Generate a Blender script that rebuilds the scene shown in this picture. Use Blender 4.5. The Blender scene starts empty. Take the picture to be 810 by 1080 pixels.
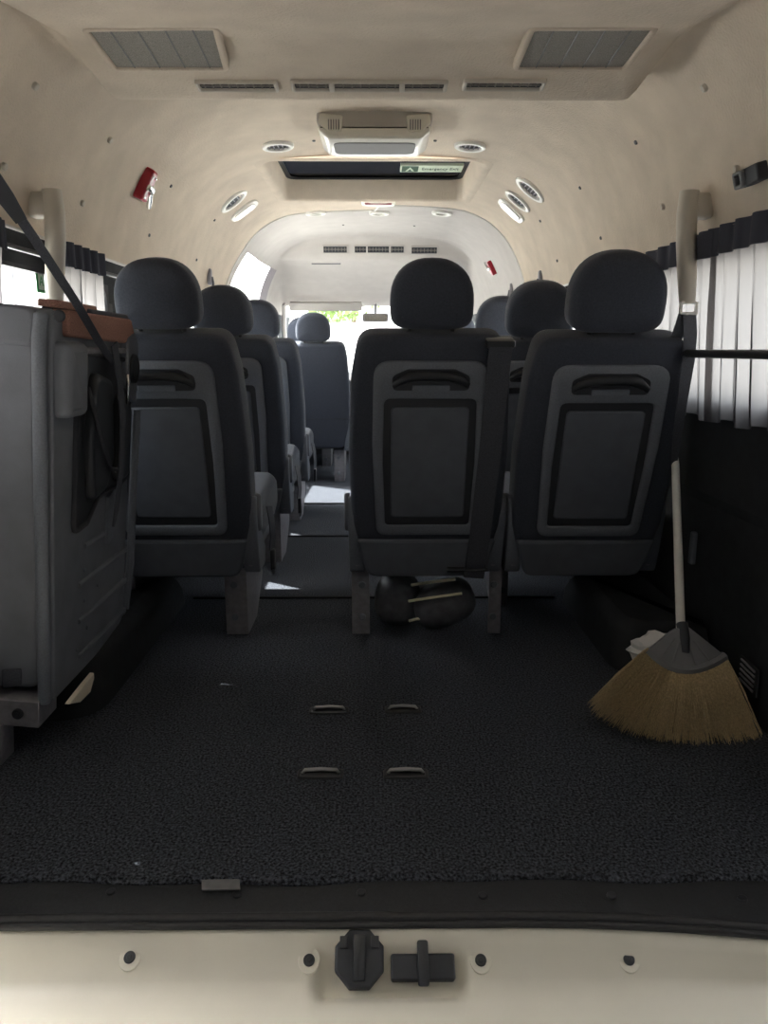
import bpy, bmesh, math, random
from mathutils import Vector, Matrix
from mathutils.bvhtree import BVHTree
random.seed(7)
sc = bpy.context.scene
COL = sc.collection
PI = math.pi
V = Vector

# ------------------------------------------------------------------ camera
CAM = V((0.012, 0.0, 0.83)); PITCH = math.radians(12.3); YAW = math.radians(-0.51); F = 780.0
cd = bpy.data.cameras.new('camera'); cam = bpy.data.objects.new('camera', cd); COL.objects.link(cam)
cam.location = CAM; cam.rotation_euler = (PI/2 - PITCH, 0, YAW)
cd.sensor_fit = 'VERTICAL'; cd.sensor_height = 24.0; cd.sensor_width = 18.0; cd.lens = 24.0*F/1080.0
cd.clip_start = 0.02; cd.clip_end = 400
sc.camera = cam
RC = cam.rotation_euler.to_matrix()
def ray(px, py):
    return (RC @ V(((px-405)/F, (540-py)/F, -1))).normalized()
def at(px, py, X=None, Y=None, Z=None):
    """point seen at a pixel that lies on a real plane x=X, y=Y or z=Z"""
    d = ray(px, py)
    if X is not None: t = (X-CAM.x)/d.x
    elif Y is not None: t = (Y-CAM.y)/d.y
    else: t = (Z-CAM.z)/d.z
    return CAM + d*t

# ------------------------------------------------------------------ materials
def mat(name, col, rough=0.7, metal=0.0, nscale=0.0, namt=0.15, bscale=0.0, bstr=0.2, bdist=0.002, sheen=0.0, spec=0.5, col2=None):
    m = bpy.data.materials.new(name); m.use_nodes = True
    nt = m.node_tree; b = nt.nodes['Principled BSDF']
    b.inputs['Base Color'].default_value = (*col, 1); b.inputs['Roughness'].default_value = rough
    b.inputs['Metallic'].default_value = metal; b.inputs['Specular IOR Level'].default_value = spec
    if sheen: b.inputs['Sheen Weight'].default_value = sheen; b.inputs['Sheen Roughness'].default_value = 0.4
    tc = nt.nodes.new('ShaderNodeTexCoord')
    if nscale:
        n = nt.nodes.new('ShaderNodeTexNoise'); n.inputs['Scale'].default_value = nscale; n.inputs['Detail'].default_value = 4
        nt.links.new(tc.outputs['Object'], n.inputs['Vector'])
        r = nt.nodes.new('ShaderNodeValToRGB')
        c2 = col2 if col2 else tuple(min(1, c*(1+namt)) for c in col)
        c1 = col if col2 else tuple(c*(1-namt) for c in col)
        r.color_ramp.elements[0].position = 0.3; r.color_ramp.elements[1].position = 0.7
        r.color_ramp.elements[0].color = (*c1, 1); r.color_ramp.elements[1].color = (*c2, 1)
        nt.links.new(n.outputs['Fac'], r.inputs['Fac']); nt.links.new(r.outputs['Color'], b.inputs['Base Color'])
    if bscale:
        n2 = nt.nodes.new('ShaderNodeTexNoise'); n2.inputs['Scale'].default_value = bscale; n2.inputs['Detail'].default_value = 3
        nt.links.new(tc.outputs['Object'], n2.inputs['Vector'])
        bp = nt.nodes.new('ShaderNodeBump'); bp.inputs['Strength'].default_value = bstr; bp.inputs['Distance'].default_value = bdist
        nt.links.new(n2.outputs['Fac'], bp.inputs['Height']); nt.links.new(bp.outputs['Normal'], b.inputs['Normal'])
    return m

M = {}
M['liner'] = mat('headliner_felt', (0.65, 0.56, 0.455), 0.95, nscale=9, namt=0.07, bscale=160, bstr=0.6, bdist=0.004, spec=0.1)
M['cabliner'] = mat('cab_liner', (0.50, 0.47, 0.44), 0.9, nscale=12, namt=0.04, bscale=200, bstr=0.3, spec=0.15)
M['fabric'] = mat('seat_fabric', (0.060, 0.067, 0.086), 0.92, nscale=260, namt=0.15, bscale=600, bstr=0.3, sheen=0.15, spec=0.25)
M['panel'] = mat('seat_plastic', (0.170, 0.184, 0.212), 0.55, nscale=300, namt=0.12, bscale=700, bstr=0.25, spec=0.4)
M['pocket'] = mat('pocket_vinyl', (0.125, 0.136, 0.158), 0.6, nscale=25, namt=0.08, bscale=600, bstr=0.2, spec=0.4)
M['black'] = mat('black_plastic', (0.022, 0.024, 0.028), 0.38, bscale=400, bstr=0.1)
M['groove'] = mat('groove_plastic', (0.030, 0.032, 0.038), 0.6)
M['grey'] = mat('grey_metal', (0.15, 0.15, 0.155), 0.5, metal=0.3, nscale=60, namt=0.15)
M['darkgrey'] = mat('dark_grey_steel', (0.27, 0.26, 0.28), 0.5, metal=0.2, nscale=60, namt=0.15)
M['chrome'] = mat('bright_metal', (0.75, 0.74, 0.72), 0.25, metal=1.0)
M['belt'] = mat('belt_webbing', (0.066, 0.070, 0.084), 0.7, nscale=400, namt=0.3, bscale=900, bstr=0.3)
M['wall'] = mat('side_trim_vinyl', (0.024, 0.026, 0.029), 0.75, nscale=30, namt=0.2, bscale=350, bstr=0.3, spec=0.3)
M['beige'] = mat('beige_plastic', (0.56, 0.51, 0.43), 0.5, nscale=15, namt=0.04)
M['white'] = mat('white_plastic', (0.78, 0.76, 0.70), 0.4)
M['lens'] = mat('frosted_lens', (0.66, 0.63, 0.55), 0.25, spec=0.5)
M['body'] = mat('cream_body_paint', (0.70, 0.66, 0.56), 0.35, nscale=7, namt=0.05, bscale=12, bstr=0.02)
M['rubber'] = mat('black_rubber', (0.022, 0.022, 0.024), 0.55, nscale=120, namt=0.2)
M['scuff'] = mat('scuff_plastic', (0.024, 0.026, 0.030), 0.6, nscale=200, namt=0.2, bscale=300, bstr=0.3)
M['red'] = mat('red_plastic', (0.34, 0.012, 0.025), 0.35)
M['meshgrille'] = mat('grille_mesh', (0.26, 0.24, 0.21), 0.8, nscale=600, namt=0.4, bscale=900, bstr=0.6)
M['steel'] = mat('worn_steel', (0.40, 0.40, 0.40), 0.4, metal=0.5)
M['pillar'] = mat('pillar_trim', (0.30, 0.275, 0.29), 0.8)
M['smoked'] = mat('smoked_lens', (0.16, 0.155, 0.15), 0.6)
M['lamphousing'] = mat('lamp_housing', (0.40, 0.37, 0.33), 0.5)
M['copper'] = mat('rust_red_fabric', (0.36, 0.185, 0.14), 0.85, nscale=300, namt=0.3, bscale=500, bstr=0.5)
M['greyvinyl'] = mat('grey_seat_vinyl', (0.165, 0.175, 0.200), 0.6, nscale=14, namt=0.12, bscale=500, bstr=0.25)
M['foam'] = mat('cream_foam', (0.74, 0.66, 0.55), 0.9, bscale=120, bstr=0.3)
M['bristle'] = mat('straw_bristle', (0.50, 0.39, 0.225), 0.7, nscale=40, namt=0.3)
M['bristle'].node_tree.nodes['Noise Texture'].inputs['Scale'].default_value = 220
M['pole'] = mat('white_handle', (0.80, 0.77, 0.70), 0.5, nscale=30, namt=0.06)
M['broomcap'] = mat('grey_broom_plastic', (0.22, 0.22, 0.23), 0.5)
M['bag'] = mat('plastic_bag', (0.62, 0.60, 0.58), 0.4)
M['strip'] = mat('edge_trim', (0.66, 0.64, 0.60), 0.35)
M['concrete'] = mat('concrete', (0.61, 0.60, 0.58), 0.9, nscale=1.5, namt=0.08)
M['plaster'] = mat('white_plaster', (0.82, 0.81, 0.78), 0.9, nscale=2, namt=0.03)
M['leaf'] = mat('leaf_green', (0.14, 0.22, 0.05), 0.6, nscale=3, namt=0.5)
M['bark'] = mat('bark', (0.12, 0.08, 0.05), 0.9)
M['signgreen'] = mat('sign_green', (0.05, 0.32, 0.08), 0.5)
M['signpale'] = mat('sign_pale', (0.68, 0.78, 0.62), 0.5)
M['ink'] = mat('sign_ink', (0.03, 0.09, 0.05), 0.6)
M['maroon'] = mat('maroon_plastic', (0.20, 0.035, 0.04), 0.35)
M['cushionbag'] = mat('loose_headrest_vinyl', (0.12, 0.122, 0.135), 0.55, nscale=40, namt=0.25, bscale=60, bstr=0.25)
M['rod'] = mat('pale_rod', (0.85, 0.80, 0.55), 0.35)
M['dash'] = mat('dash_plastic', (0.06, 0.06, 0.065), 0.7)

# carpet : black loop pile with pale flecks
def carpet():
    m = bpy.data.materials.new('black_loop_carpet'); m.use_nodes = True; nt = m.node_tree
    b = nt.nodes['Principled BSDF']; b.inputs['Roughness'].default_value = 0.95; b.inputs['Specular IOR Level'].default_value = 0.2
    tc = nt.nodes.new('ShaderNodeTexCoord')
    n = nt.nodes.new('ShaderNodeTexNoise'); n.inputs['Scale'].default_value = 210; n.inputs['Detail'].default_value = 4
    nt.links.new(tc.outputs['Object'], n.inputs['Vector'])
    r = nt.nodes.new('ShaderNodeValToRGB'); e = r.color_ramp.elements
    e[0].position = 0.36; e[0].color = (0.0120, 0.0132, 0.0168, 1); e[1].position = 0.74; e[1].color = (0.138, 0.151, 0.182, 1)
    nt.links.new(n.outputs['Fac'], r.inputs['Fac']); nt.links.new(r.outputs['Color'], b.inputs['Base Color'])
    v = nt.nodes.new('ShaderNodeTexNoise'); v.inputs['Scale'].default_value = 200; v.inputs['Detail'].default_value = 3
    nt.links.new(tc.outputs['Object'], v.inputs['Vector'])
    bp = nt.nodes.new('ShaderNodeBump'); bp.inputs['Strength'].default_value = 1.0; bp.inputs['Distance'].default_value = 0.008
    nt.links.new(v.outputs['Fac'], bp.inputs['Height']); nt.links.new(bp.outputs['Normal'], b.inputs['Normal'])
    return m
M['carpet'] = carpet()

def glass(name, tint, gl=0.06):
    m = bpy.data.materials.new(name); m.use_nodes = True; nt = m.node_tree; nt.nodes.clear()
    o = nt.nodes.new('ShaderNodeOutputMaterial'); mx = nt.nodes.new('ShaderNodeMixShader')
    t = nt.nodes.new('ShaderNodeBsdfTransparent'); t.inputs[0].default_value = (*tint, 1)
    g = nt.nodes.new('ShaderNodeBsdfGlossy'); g.inputs['Roughness'].default_value = 0.03
    mx.inputs[0].default_value = gl
    nt.links.new(t.outputs[0], mx.inputs[1]); nt.links.new(g.outputs[0], mx.inputs[2]); nt.links.new(mx.outputs[0], o.inputs[0])
    return m
M['glass'] = glass('window_glass', (0.92, 0.96, 0.95))
M['darkglass'] = glass('hatch_glass', (0.04, 0.045, 0.055), 0.08)

def curtain_mat():
    m = bpy.data.materials.new('curtain_cloth'); m.use_nodes = True; nt = m.node_tree; nt.nodes.clear()
    o = nt.nodes.new('ShaderNodeOutputMaterial'); mx = nt.nodes.new('ShaderNodeMixShader')
    d = nt.nodes.new('ShaderNodeBsdfDiffuse'); t = nt.nodes.new('ShaderNodeBsdfTranslucent')
    d.inputs[0].default_value = (0.06, 0.06, 0.072, 1); t.inputs[0].default_value = (0.30, 0.283, 0.275, 1)
    tc = nt.nodes.new('ShaderNodeTexCoord'); n = nt.nodes.new('ShaderNodeTexNoise'); n.inputs['Scale'].default_value = 300
    nt.links.new(tc.outputs['Object'], n.inputs['Vector'])
    bp = nt.nodes.new('ShaderNodeBump'); bp.inputs['Strength'].default_value = 0.15; bp.inputs['Distance'].default_value = 0.001
    nt.links.new(n.outputs['Fac'], bp.inputs['Height']); nt.links.new(bp.outputs['Normal'], d.inputs['Normal'])
    mx.inputs[0].default_value = 0.55
    nt.links.new(d.outputs[0], mx.inputs[1]); nt.links.new(t.outputs[0], mx.inputs[2]); nt.links.new(mx.outputs[0], o.inputs[0])
    return m
M['curtain'] = curtain_mat()
M['curtain_unlit'] = mat('curtain_unlit_top', (0.045, 0.048, 0.066), 0.9, bscale=300, bstr=0.2)  # dark colour paints in the missing backlight at the curtain top

# ------------------------------------------------------------------ object helpers
def link(name, me, m, parent=None, smooth=True, auto=40):
    o = bpy.data.objects.new(name, me); COL.objects.link(o)
    if m is not None: me.materials.append(m)
    if parent is not None: o.parent = parent
    return o
def obj(name, bm, m, parent=None, smooth=True, sharp=38):
    bmesh.ops.remove_doubles(bm, verts=bm.verts, dist=1e-5)
    bmesh.ops.recalc_face_normals(bm, faces=bm.faces)
    if smooth:
        for f in bm.faces: f.smooth = True
        lim = math.radians(sharp)
        for e in bm.edges:
            if len(e.link_faces) == 2 and e.calc_face_angle(0) > lim: e.smooth = False
        for f in bm.faces:
            if len(f.verts) > 6:
                f.smooth = False
                for e in f.edges: e.smooth = False
    me = bpy.data.meshes.new(name); bm.to_mesh(me); bm.free()
    return link(name, me, m, parent)
def tag(o, label, cat, group=None, kind=None):
    if label: o['label'] = label
    if cat: o['category'] = cat
    if group: o['group'] = group
    if kind: o['kind'] = kind
    return o
def thing(name, label, cat, loc=(0, 0, 0), group=None, rotz=0):
    o = bpy.data.objects.new(name, None); COL.objects.link(o); o.empty_display_size = 0.05
    o.location = loc; o.rotation_euler = (0, 0, rotz)
    return tag(o, label, cat, group)
def struct(o): o['kind'] = 'structure'; return o
def copy_tree(o, parent=None):
    c = o.copy(); COL.objects.link(c)
    if parent is not None: c.parent = parent
    for ch in list(o.children): copy_tree(ch, c)
    return c
def B(): return bmesh.new()
I4 = Matrix.Identity(4)
def frame(o, ux, uy, uz):
    m = Matrix.Identity(4)
    for i, c in enumerate((ux, uy, uz)):
        c = V(c)
        for r in range(3): m[r][i] = c[r]
    for r in range(3): m[r][3] = V(o)[r]
    return m
def nframe(p, n, up=V((0, 1, 0))):
    """frame at p: local z = n, local y near `up`"""
    n = V(n).normalized(); y = (V(up) - n*V(up).dot(n)).normalized(); x = y.cross(n)
    return frame(p, x, y, n)
def box(bm, c, s, Mx=I4, bev=0.0, seg=2):
    r = bmesh.ops.create_cube(bm, size=1.0); vs = r['verts']
    for v in vs: v.co = V((v.co.x*s[0]+c[0], v.co.y*s[1]+c[1], v.co.z*s[2]+c[2]))
    if bev:
        es = list({e for v in vs for e in v.link_edges})
        rr = bmesh.ops.bevel(bm, geom=es, offset=bev, segments=seg, profile=0.5, affect='EDGES')
        vs = list({v for f in rr['faces'] for v in f.verts} | {v for v in vs if v.is_valid})
    for v in vs: v.co = Mx @ v.co
    return bm
def tube(bm, pts, rad, seg=10, cap=True):
    pts = [V(p) for p in pts]; n = len(pts); rings = []
    for i, p in enumerate(pts):
        t = (pts[min(i+1, n-1)] - pts[max(i-1, 0)]).normalized()
        if i == 0:
            a = V((0, 0, 1)) if abs(t.z) < 0.9 else V((1, 0, 0)); u = t.cross(a).normalized()
        else:
            u = (u - t*u.dot(t)).normalized()
        w = t.cross(u); r = rad[i] if isinstance(rad, (list, tuple)) else rad
        rings.append([bm.verts.new(p + (u*math.cos(2*PI*k/seg) + w*math.sin(2*PI*k/seg))*r) for k in range(seg)])
    for a, b in zip(rings, rings[1:]):
        for k in range(seg): bm.faces.new((a[k], a[(k+1) % seg], b[(k+1) % seg], b[k]))
    if cap: bm.faces.new(rings[0][::-1]); bm.faces.new(rings[-1])
    return bm
def strap(bm, pts, width, side, thick=0.0015):
    """flat webbing along pts; side = direction of the width"""
    pts = [V(p) for p in pts]; n = len(pts); rows = []
    for i, p in enumerate(pts):
        t = (pts[min(i+1, n-1)] - pts[max(i-1, 0)]).normalized()
        s = V(side[i]) if isinstance(side, list) else V(side)
        s = (s - t*s.dot(t)).normalized(); nn = t.cross(s)
        w = width[i] if isinstance(width, list) else width
        rows.append([bm.verts.new(p + s*a*w/2 + nn*b*thick) for a, b in ((-1, -1), (1, -1), (1, 1), (-1, 1))])
    for a, b in zip(rows, rows[1:]):
        for k in range(4): bm.faces.new((a[k], a[(k+1) % 4], b[(k+1) % 4], b[k]))
    bm.faces.new(rows[0][::-1]); bm.faces.new(rows[-1])
    return bm
def rpoly(pts, rad, n=6):
    """round the corners of a 2D polygon"""
    out = []; N = len(pts)
    for i, p in enumerate(pts):
        p = V(p); a = V(pts[i-1]); c = V(pts[(i+1) % N]); r = rad[i] if isinstance(rad, (list, tuple)) else rad
        d1 = (a-p); d2 = (c-p); l = min(d1.length, d2.length)*0.49
        ang = d1.angle(d2); tl = min(r/max(math.tan(ang/2), 1e-3), l)
        s = p + d1.normalized()*tl; e = p + d2.normalized()*tl
        for k in range(n+1):
            t = k/n; out.append(tuple((1-t)**2*s + 2*t*(1-t)*p + t*t*e))
    return out
def rrect(x0, x1, y0, y1, r, n=6): return rpoly([(x0, y0), (x1, y0), (x1, y1), (x0, y1)], r, n)
def ellipse(a, b, n=32, cx=0, cy=0): return [(cx+a*math.cos(2*PI*k/n), cy+b*math.sin(2*PI*k/n)) for k in range(n)]
def inset(pts, d):
    N = len(pts); out = []
    area = sum(pts[i][0]*pts[(i+1) % N][1]-pts[(i+1) % N][0]*pts[i][1] for i in range(N))
    sg = 1 if area > 0 else -1
    for i in range(N):
        a = V(pts[i-1]); p = V(pts[i]); c = V(pts[(i+1) % N])
        e1 = (p-a); e2 = (c-p)
        if e1.length < 1e-9: e1 = e2
        if e2.length < 1e-9: e2 = e1
        n1 = V((-e1.y, e1.x)).normalized(); n2 = V((-e2.y, e2.x)).normalized(); nn = n1+n2
        if nn.length < 1e-6: nn = n1
        nn.normalize(); k = max(nn.dot(n1), 0.5)
        q = p + nn*sg*d/k; out.append((q.x, q.y))
    return out
def slab(bm, pts, Mx, z0, z1, bev0=0.0, bev1=0.0, seg=3, crown=0.0):
    """2D outline in local xy, extruded along local z from z0 to z1 with rounded rims"""
    rings = []
    s = 1 if z1 > z0 else -1
    def add(d, z): rings.append([bm.verts.new(Mx @ V((p[0], p[1], z))) for p in (inset(pts, d) if d else pts)])
    if bev0:
        for k in range(seg): a = PI/2*k/seg; add(bev0*(1-math.sin(a)), z0+s*bev0*(1-math.cos(a)))
        add(0, z0+s*bev0)
    else: add(0, z0)
    if bev1:
        add(0, z1-s*bev1)
        for k in range(1, seg+1): a = PI/2*k/seg; add(bev1*(1-math.cos(a)), z1-s*bev1*(1-math.sin(a)))
    else: add(0, z1)
    N = len(pts)
    for a, b in zip(rings, rings[1:]):
        for k in range(N): bm.faces.new((a[k], a[(k+1) % N], b[(k+1) % N], b[k]))
    bm.faces.new(rings[0][::-1])
    if crown:
        last = rings[-1]; c = sum((v.co for v in last), V())/N; nz = (Mx.to_3x3() @ V((0, 0, 1))).normalized()
        prev = last
        for f, h in ((0.85, 0.45), (0.6, 0.8), (0.3, 0.96)):
            cur = [bm.verts.new(c+(v.co-c)*f+nz*s*crown*h) for v in last]
            for k in range(N): bm.faces.new((prev[k], prev[(k+1) % N], cur[(k+1) % N], cur[k]))
            prev = cur
        bm.faces.new(prev)
    else: bm.faces.new(rings[-1])
    return bm
def ring(bm, outer, inner, Mx, z0, z1, bev=0.0):
    """flat frame: outline with a hole (same number of points)"""
    def rg(pts, z): return [bm.verts.new(Mx @ V((p[0], p[1], z))) for p in pts]
    s = 1 if z1 > z0 else -1
    L = [rg(outer, z0)]
    if bev: L += [rg(outer, z1-s*bev), rg(inset(outer, bev*0.4), z1-s*bev*0.35), rg(inset(outer, bev), z1), rg(inset(inner, -bev), z1), rg(inset(inner, -bev*0.4), z1-s*bev*0.35), rg(inner, z1-s*bev)]
    else: L += [rg(outer, z1), rg(inner, z1)]
    L += [rg(inner, z0)]; N = len(outer)
    for a, b in zip(L, L[1:]+L[:1]):
        for k in range(N): bm.faces.new((a[k], a[(k+1) % N], b[(k+1) % N], b[k]))
    return bm
def grid(bm, rows):
    vs = [[bm.verts.new(p) for p in r] for r in rows]
    for a, b in zip(vs, vs[1:]):
        for k in range(len(a)-1): bm.faces.new((a[k], a[k+1], b[k+1], b[k]))
    return vs
def textmesh(name, s, size, Mx, m, parent, align='CENTER'):
    cu = bpy.data.curves.new(name, 'FONT'); cu.body = s; cu.size = size; cu.align_x = align; cu.align_y = 'CENTER'; cu.extrude = 0.0003
    t = bpy.data.objects.new(name+'_tmp', cu); COL.objects.link(t)
    dg = bpy.context.evaluated_depsgraph_get(); me = bpy.data.meshes.new_from_object(t.evaluated_get(dg))
    bpy.data.objects.remove(t); bpy.data.curves.remove(cu)
    me.transform(Mx); me.materials.clear()
    me.name = name
    return link(name, me, m, parent)
def interp(tab, x):
    if x <= tab[0][0]: return tab[0][1]
    for (a, b), (c, d) in zip(tab, tab[1:]):
        if x <= c: return b+(d-b)*(x-a)/(c-a)
    return tab[-1][1]

# ------------------------------------------------------------------ the shell of the van
PROF = [(0.815, 1.10), (0.806, 1.14), (0.795, 1.185), (0.780, 1.235), (0.758, 1.29), (0.730, 1.345), (0.715, 1.37), (0.685, 1.412),
        (0.645, 1.452), (0.600, 1.487), (0.545, 1.517), (0.490, 1.538), (0.455, 1.547), (0.39, 1.556), (0.30, 1.563), (0.2, 1.568), (0.1, 1.571), (0.0, 1.572)]
def refine(P, k=3):
    out = []
    for i in range(len(P)-1):
        p0 = V(P[max(i-1, 0)]); p1 = V(P[i]); p2 = V(P[i+1]); p3 = V(P[min(i+2, len(P)-1)])
        for j in range(k):
            t = j/k
            q = 0.5*((2*p1)+(p2-p0)*t+(2*p0-5*p1+4*p2-p3)*t*t+(3*p1-p0-3*p2+p3)*t**3); out.append((q.x, q.y))
    return out+[P[-1]]
PROF = refine(PROF)
CAPT = [(0.95, 1.285), (1.30, 1.365), (1.50, 1.402), (1.555, 1.410), (1.575, 1.413), (1.60, 1.4115), (1.80, 1.392), (1.835, 1.388), (1.86, 1.392), (1.885, 1.42), (1.93, 1.54), (2.0, 1.66), (2.2, 1.70), (5.15, 1.70), (5.20, 1.565), (5.225, 1.50), (5.25, 1.435), (5.27, 1.425), (5.4, 1.39), (5.9, 1.195), (6.0, 1.17)]
WS = [(0.9, 1.0), (4.9, 1.0), (5.4, 0.95), (5.9, 0.90), (6.1, 0.88)]
def smin(a, b, k):
    h = max(k-abs(a-b), 0)/k
    return min(a, b)-h*h*k/4
def liner_pt(x, z, sx, Y):
    w = interp(WS, Y)
    k = 0.07 if Y < 3 else 0.035
    cp = interp(CAPT, Y)
    if Y < 3: u = min(max((x-0.575)/0.12, 0), 1); cp += 0.17*u*u*(3-2*u)
    zz = smin(z, cp, k)
    yy = Y
    if sx < 0 and 4.0 <= Y <= 4.75:   # rear edge of the high front window slants with the seam
        yy = Y + 0.18*min(max((z-1.10)/0.27, 0), 1)*(1-abs(Y-4.2)/0.55 if abs(Y-4.2) < 0.55 else 0)
    return V((sx*x*w, yy, zz))
YS = [0.95, 1.05, 1.15, 1.3, 1.42, 1.5, 1.54, 1.555, 1.565, 1.575, 1.585, 1.60, 1.65, 1.7, 1.76, 1.80, 1.82, 1.835, 1.848, 1.86, 1.872, 1.885, 1.90, 1.93, 1.97, 2.0, 2.1, 2.3, 2.5, 2.7, 2.9, 3.1,
      3.3, 3.5, 3.7, 3.9, 4.0, 4.1, 4.2, 4.4, 4.6, 4.8, 5.0, 5.15, 5.17, 5.185, 5.2, 5.212, 5.225, 5.237, 5.25, 5.26, 5.27, 5.35, 5.5, 5.7, 5.8, 5.9, 6.0]
def build_liner(name, ys, m):
    bm = B(); half = PROF
    cols = [(-1, x, z) for x, z in half] + [(1, x, z) for x, z in half[-2::-1]]
    vs = [[bm.verts.new(liner_pt(x, z, s, y)) for s, x, z in cols] for y in ys]
    for i in range(len(ys)-1):
        for k in range(len(cols)-1):
            ym = (ys[i]+ys[i+1])/2; xm = (cols[k][0]*cols[k][1]+cols[k+1][0]*cols[k+1][1])/2; zm = (cols[k][2]+cols[k+1][2])/2
            if 3.1 < ym < 3.9 and abs(xm) < 0.455: continue            # roof hatch
            if xm < 0 and zm < 1.37 and 4.2 < ym < 5.15: continue      # tall front side window
            bm.faces.new((vs[i][k], vs[i][k+1], vs[i+1][k+1], vs[i+1][k]))
    bmesh.ops.recalc_face_normals(bm, faces=bm.faces)
    bvh = BVHTree.FromBMesh(bm)
    o = obj(name, bm, m, smooth=True, sharp=70); struct(o)
    return o, bvh
ceiling, BV1 = build_liner('ceiling', [y for y in YS if y <= 4.1], M['liner'])
cab_ceiling, BV2 = build_liner('ceiling', [y for y in YS if y >= 4.1], M['cabliner'])
def hit(px, py, backup=1.57):
    d = ray(px, py); best = None
    for bv in (BV1, BV2):
        p, n, i, t = bv.ray_cast(CAM, d)
        if p is not None and (best is None or t < best[2]): best = (p, n, t)
    if best is None: p = at(px, py, Z=backup); return p, V((0, 0, -1))
    p, n, t = best
    if n.dot(d) > 0: n = -n
    return p, n

# floor carpet, with a slightly wavy rear edge
bm = B(); rows = []
for i in range(91):
    x = -0.90+1.80*i/90
    y0 = 1.035+0.004*math.sin(x*9)+0.003*math.sin(x*23+1)
    rows.append([V((x, y0+0.000, -0.016)), V((x, y0, -0.003)), V((x, y0+0.006, 0.002+0.001*math.sin(x*40))), V((x, y0+0.03, 0.0)), V((x, 1.6, 0)), V((x, 2.4, 0)), V((x, 4.2, 0)), V((x, 6.4, 0))])
grid(bm, rows); struct(obj('floor', bm, M['carpet']))
# transverse carpet joints further in
for i, (yy, x0, x1) in enumerate(((2.42, -0.62, 0.62), (3.28, -0.4, 0.4), (4.02, -0.4, 0.4))):
    bm = B(); box(bm, ((x0+x1)/2, yy, 0.003), (x1-x0, 0.012, 0.008), bev=0.003)
    struct(obj('trim_%d' % (i+1), bm, M['wall']))

# side walls : lower trim, window band with openings, upper dark band
WINL = [(1.06, 2.42), (2.58, 4.0), (4.2, 5.15), (5.3, 5.85)]
WINR = [(1.06, 2.42), (2.58, 4.0), (4.2, 5.15), (5.3, 5.85)]
def build_wall(name, s, wins):
    bm = B()
    ys = sorted({0.95, 6.4} | {a for w in wins for a in w})
    zs = [0.0, 0.10, 0.44, 0.47, 0.66, 0.70, 1.03, 1.10]
    xs = [0.875, 0.875, 0.872, 0.858, 0.845, 0.842, 0.830, 0.817]
    def pt(y, i): return V((s*xs[i]*interp(WS, y), y, zs[i]))
    vs = [[bm.verts.new(pt(y, i)) for i in range(len(zs))] for y in ys]
    for a in range(len(ys)-1):
        for i in range(len(zs)-1):
            ym = (ys[a]+ys[a+1])/2
            ins = [w for w in wins if w[0] < ym < w[1]]
            if ins and i == 5: continue
            if ins and i == 6 and s < 0 and ins[0][0] == 4.2: continue
            bm.faces.new((vs[a][i], vs[a][i+1], vs[a+1][i+1], vs[a+1][i]))
    o = obj(name, bm, M['wall'], smooth=False); struct(o)
    # reveal frames and panes
    return o
wall_left = build_wall('wall_left', -1, WINL); wall_right = build_wall('wall_right', 1, WINR)
wn = 1
for s, wins in ((-1, WINL), (1, WINR)):
    for (a, b) in wins:
        tall = s < 0 and a == 4.2
        z1 = 1.37 if tall else 1.03
        bm = B(); wa, wb = interp(WS, a), interp(WS, b)
        def wx(z, y): return s*interp(WS, y)*(0.842+(0.830-0.842)*(z-0.70)/0.33+0.03 if z <= 1.03 else 0.86-0.0*(z-1.03)-(0.85-0.755)*(z-1.03)/0.34)
        zz = [0.70, 1.03] if not tall else [0.70, 1.03, 1.2, 1.40]
        sh = 0.2 if tall else 0
        grid(bm, [[V((wx(z, y), y+(sh if y == a and z > 1.1 else 0), z)) for z in zz] for y in (a-0.02, b+0.02)])
        o = obj('window_%d' % wn, bm, M['glass'], smooth=False); struct(o); wn += 1
        # dark gasket frame round the opening
        if not tall:
            bm = B(); fr = frame((s*(0.838)*((wa+wb)/2), 0, 0), (0, 1, 0), (0, 0, 1), (s, 0, 0))
            if wb < 0.99: fr = frame((s*0.838*wb, 0, 0), (0, 1, 0), (0, 0, 1), (s, 0, 0))
            ring(bm, rrect(a-0.03, b+0.03, 0.685, 1.045, 0.03), rrect(a+0.015, b-0.015, 0.715, 1.02, 0.05), fr, -0.006, 0.03, 0.004)
            g = obj('gasket', bm, M['rubber'], o)
# pale lining round the tall front window (pillar behind the cab door)
bm = B(); rows = []
for y in (5.13, 5.17, 5.30, 5.33):
    rows.append([V((-(x-0.006)*interp(WS, y), y, z)) for x, z in [(0.86, 0.66), (0.835, 1.03)] + PROF[:19:3]])
grid(bm, rows); struct(obj('trim_4', bm, M['pillar']))
# pale edge strips under the headliner on both sides
for k, s in ((5, -1), (6, 1)):
    bm = B(); tube(bm, [(s*0.812*interp(WS, y), y, 1.102) for y in (0.96, 1.5, 2.0, 3.0, 4.0)], 0.0045, 8)
    struct(obj('trim_%d' % k, bm, M['strip']))
# seam across the headliner at the cab
bm = B(); pts = [liner_pt(x, z, -1, 4.1) for x, z in PROF] + [liner_pt(x, z, 1, 4.1) for x, z in PROF[-2::-1]]
tube(bm, [p+V((0, 0, -0.001)) for p in pts], 0.0055, 8); struct(obj('trim_7', bm, M['strip']))

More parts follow.
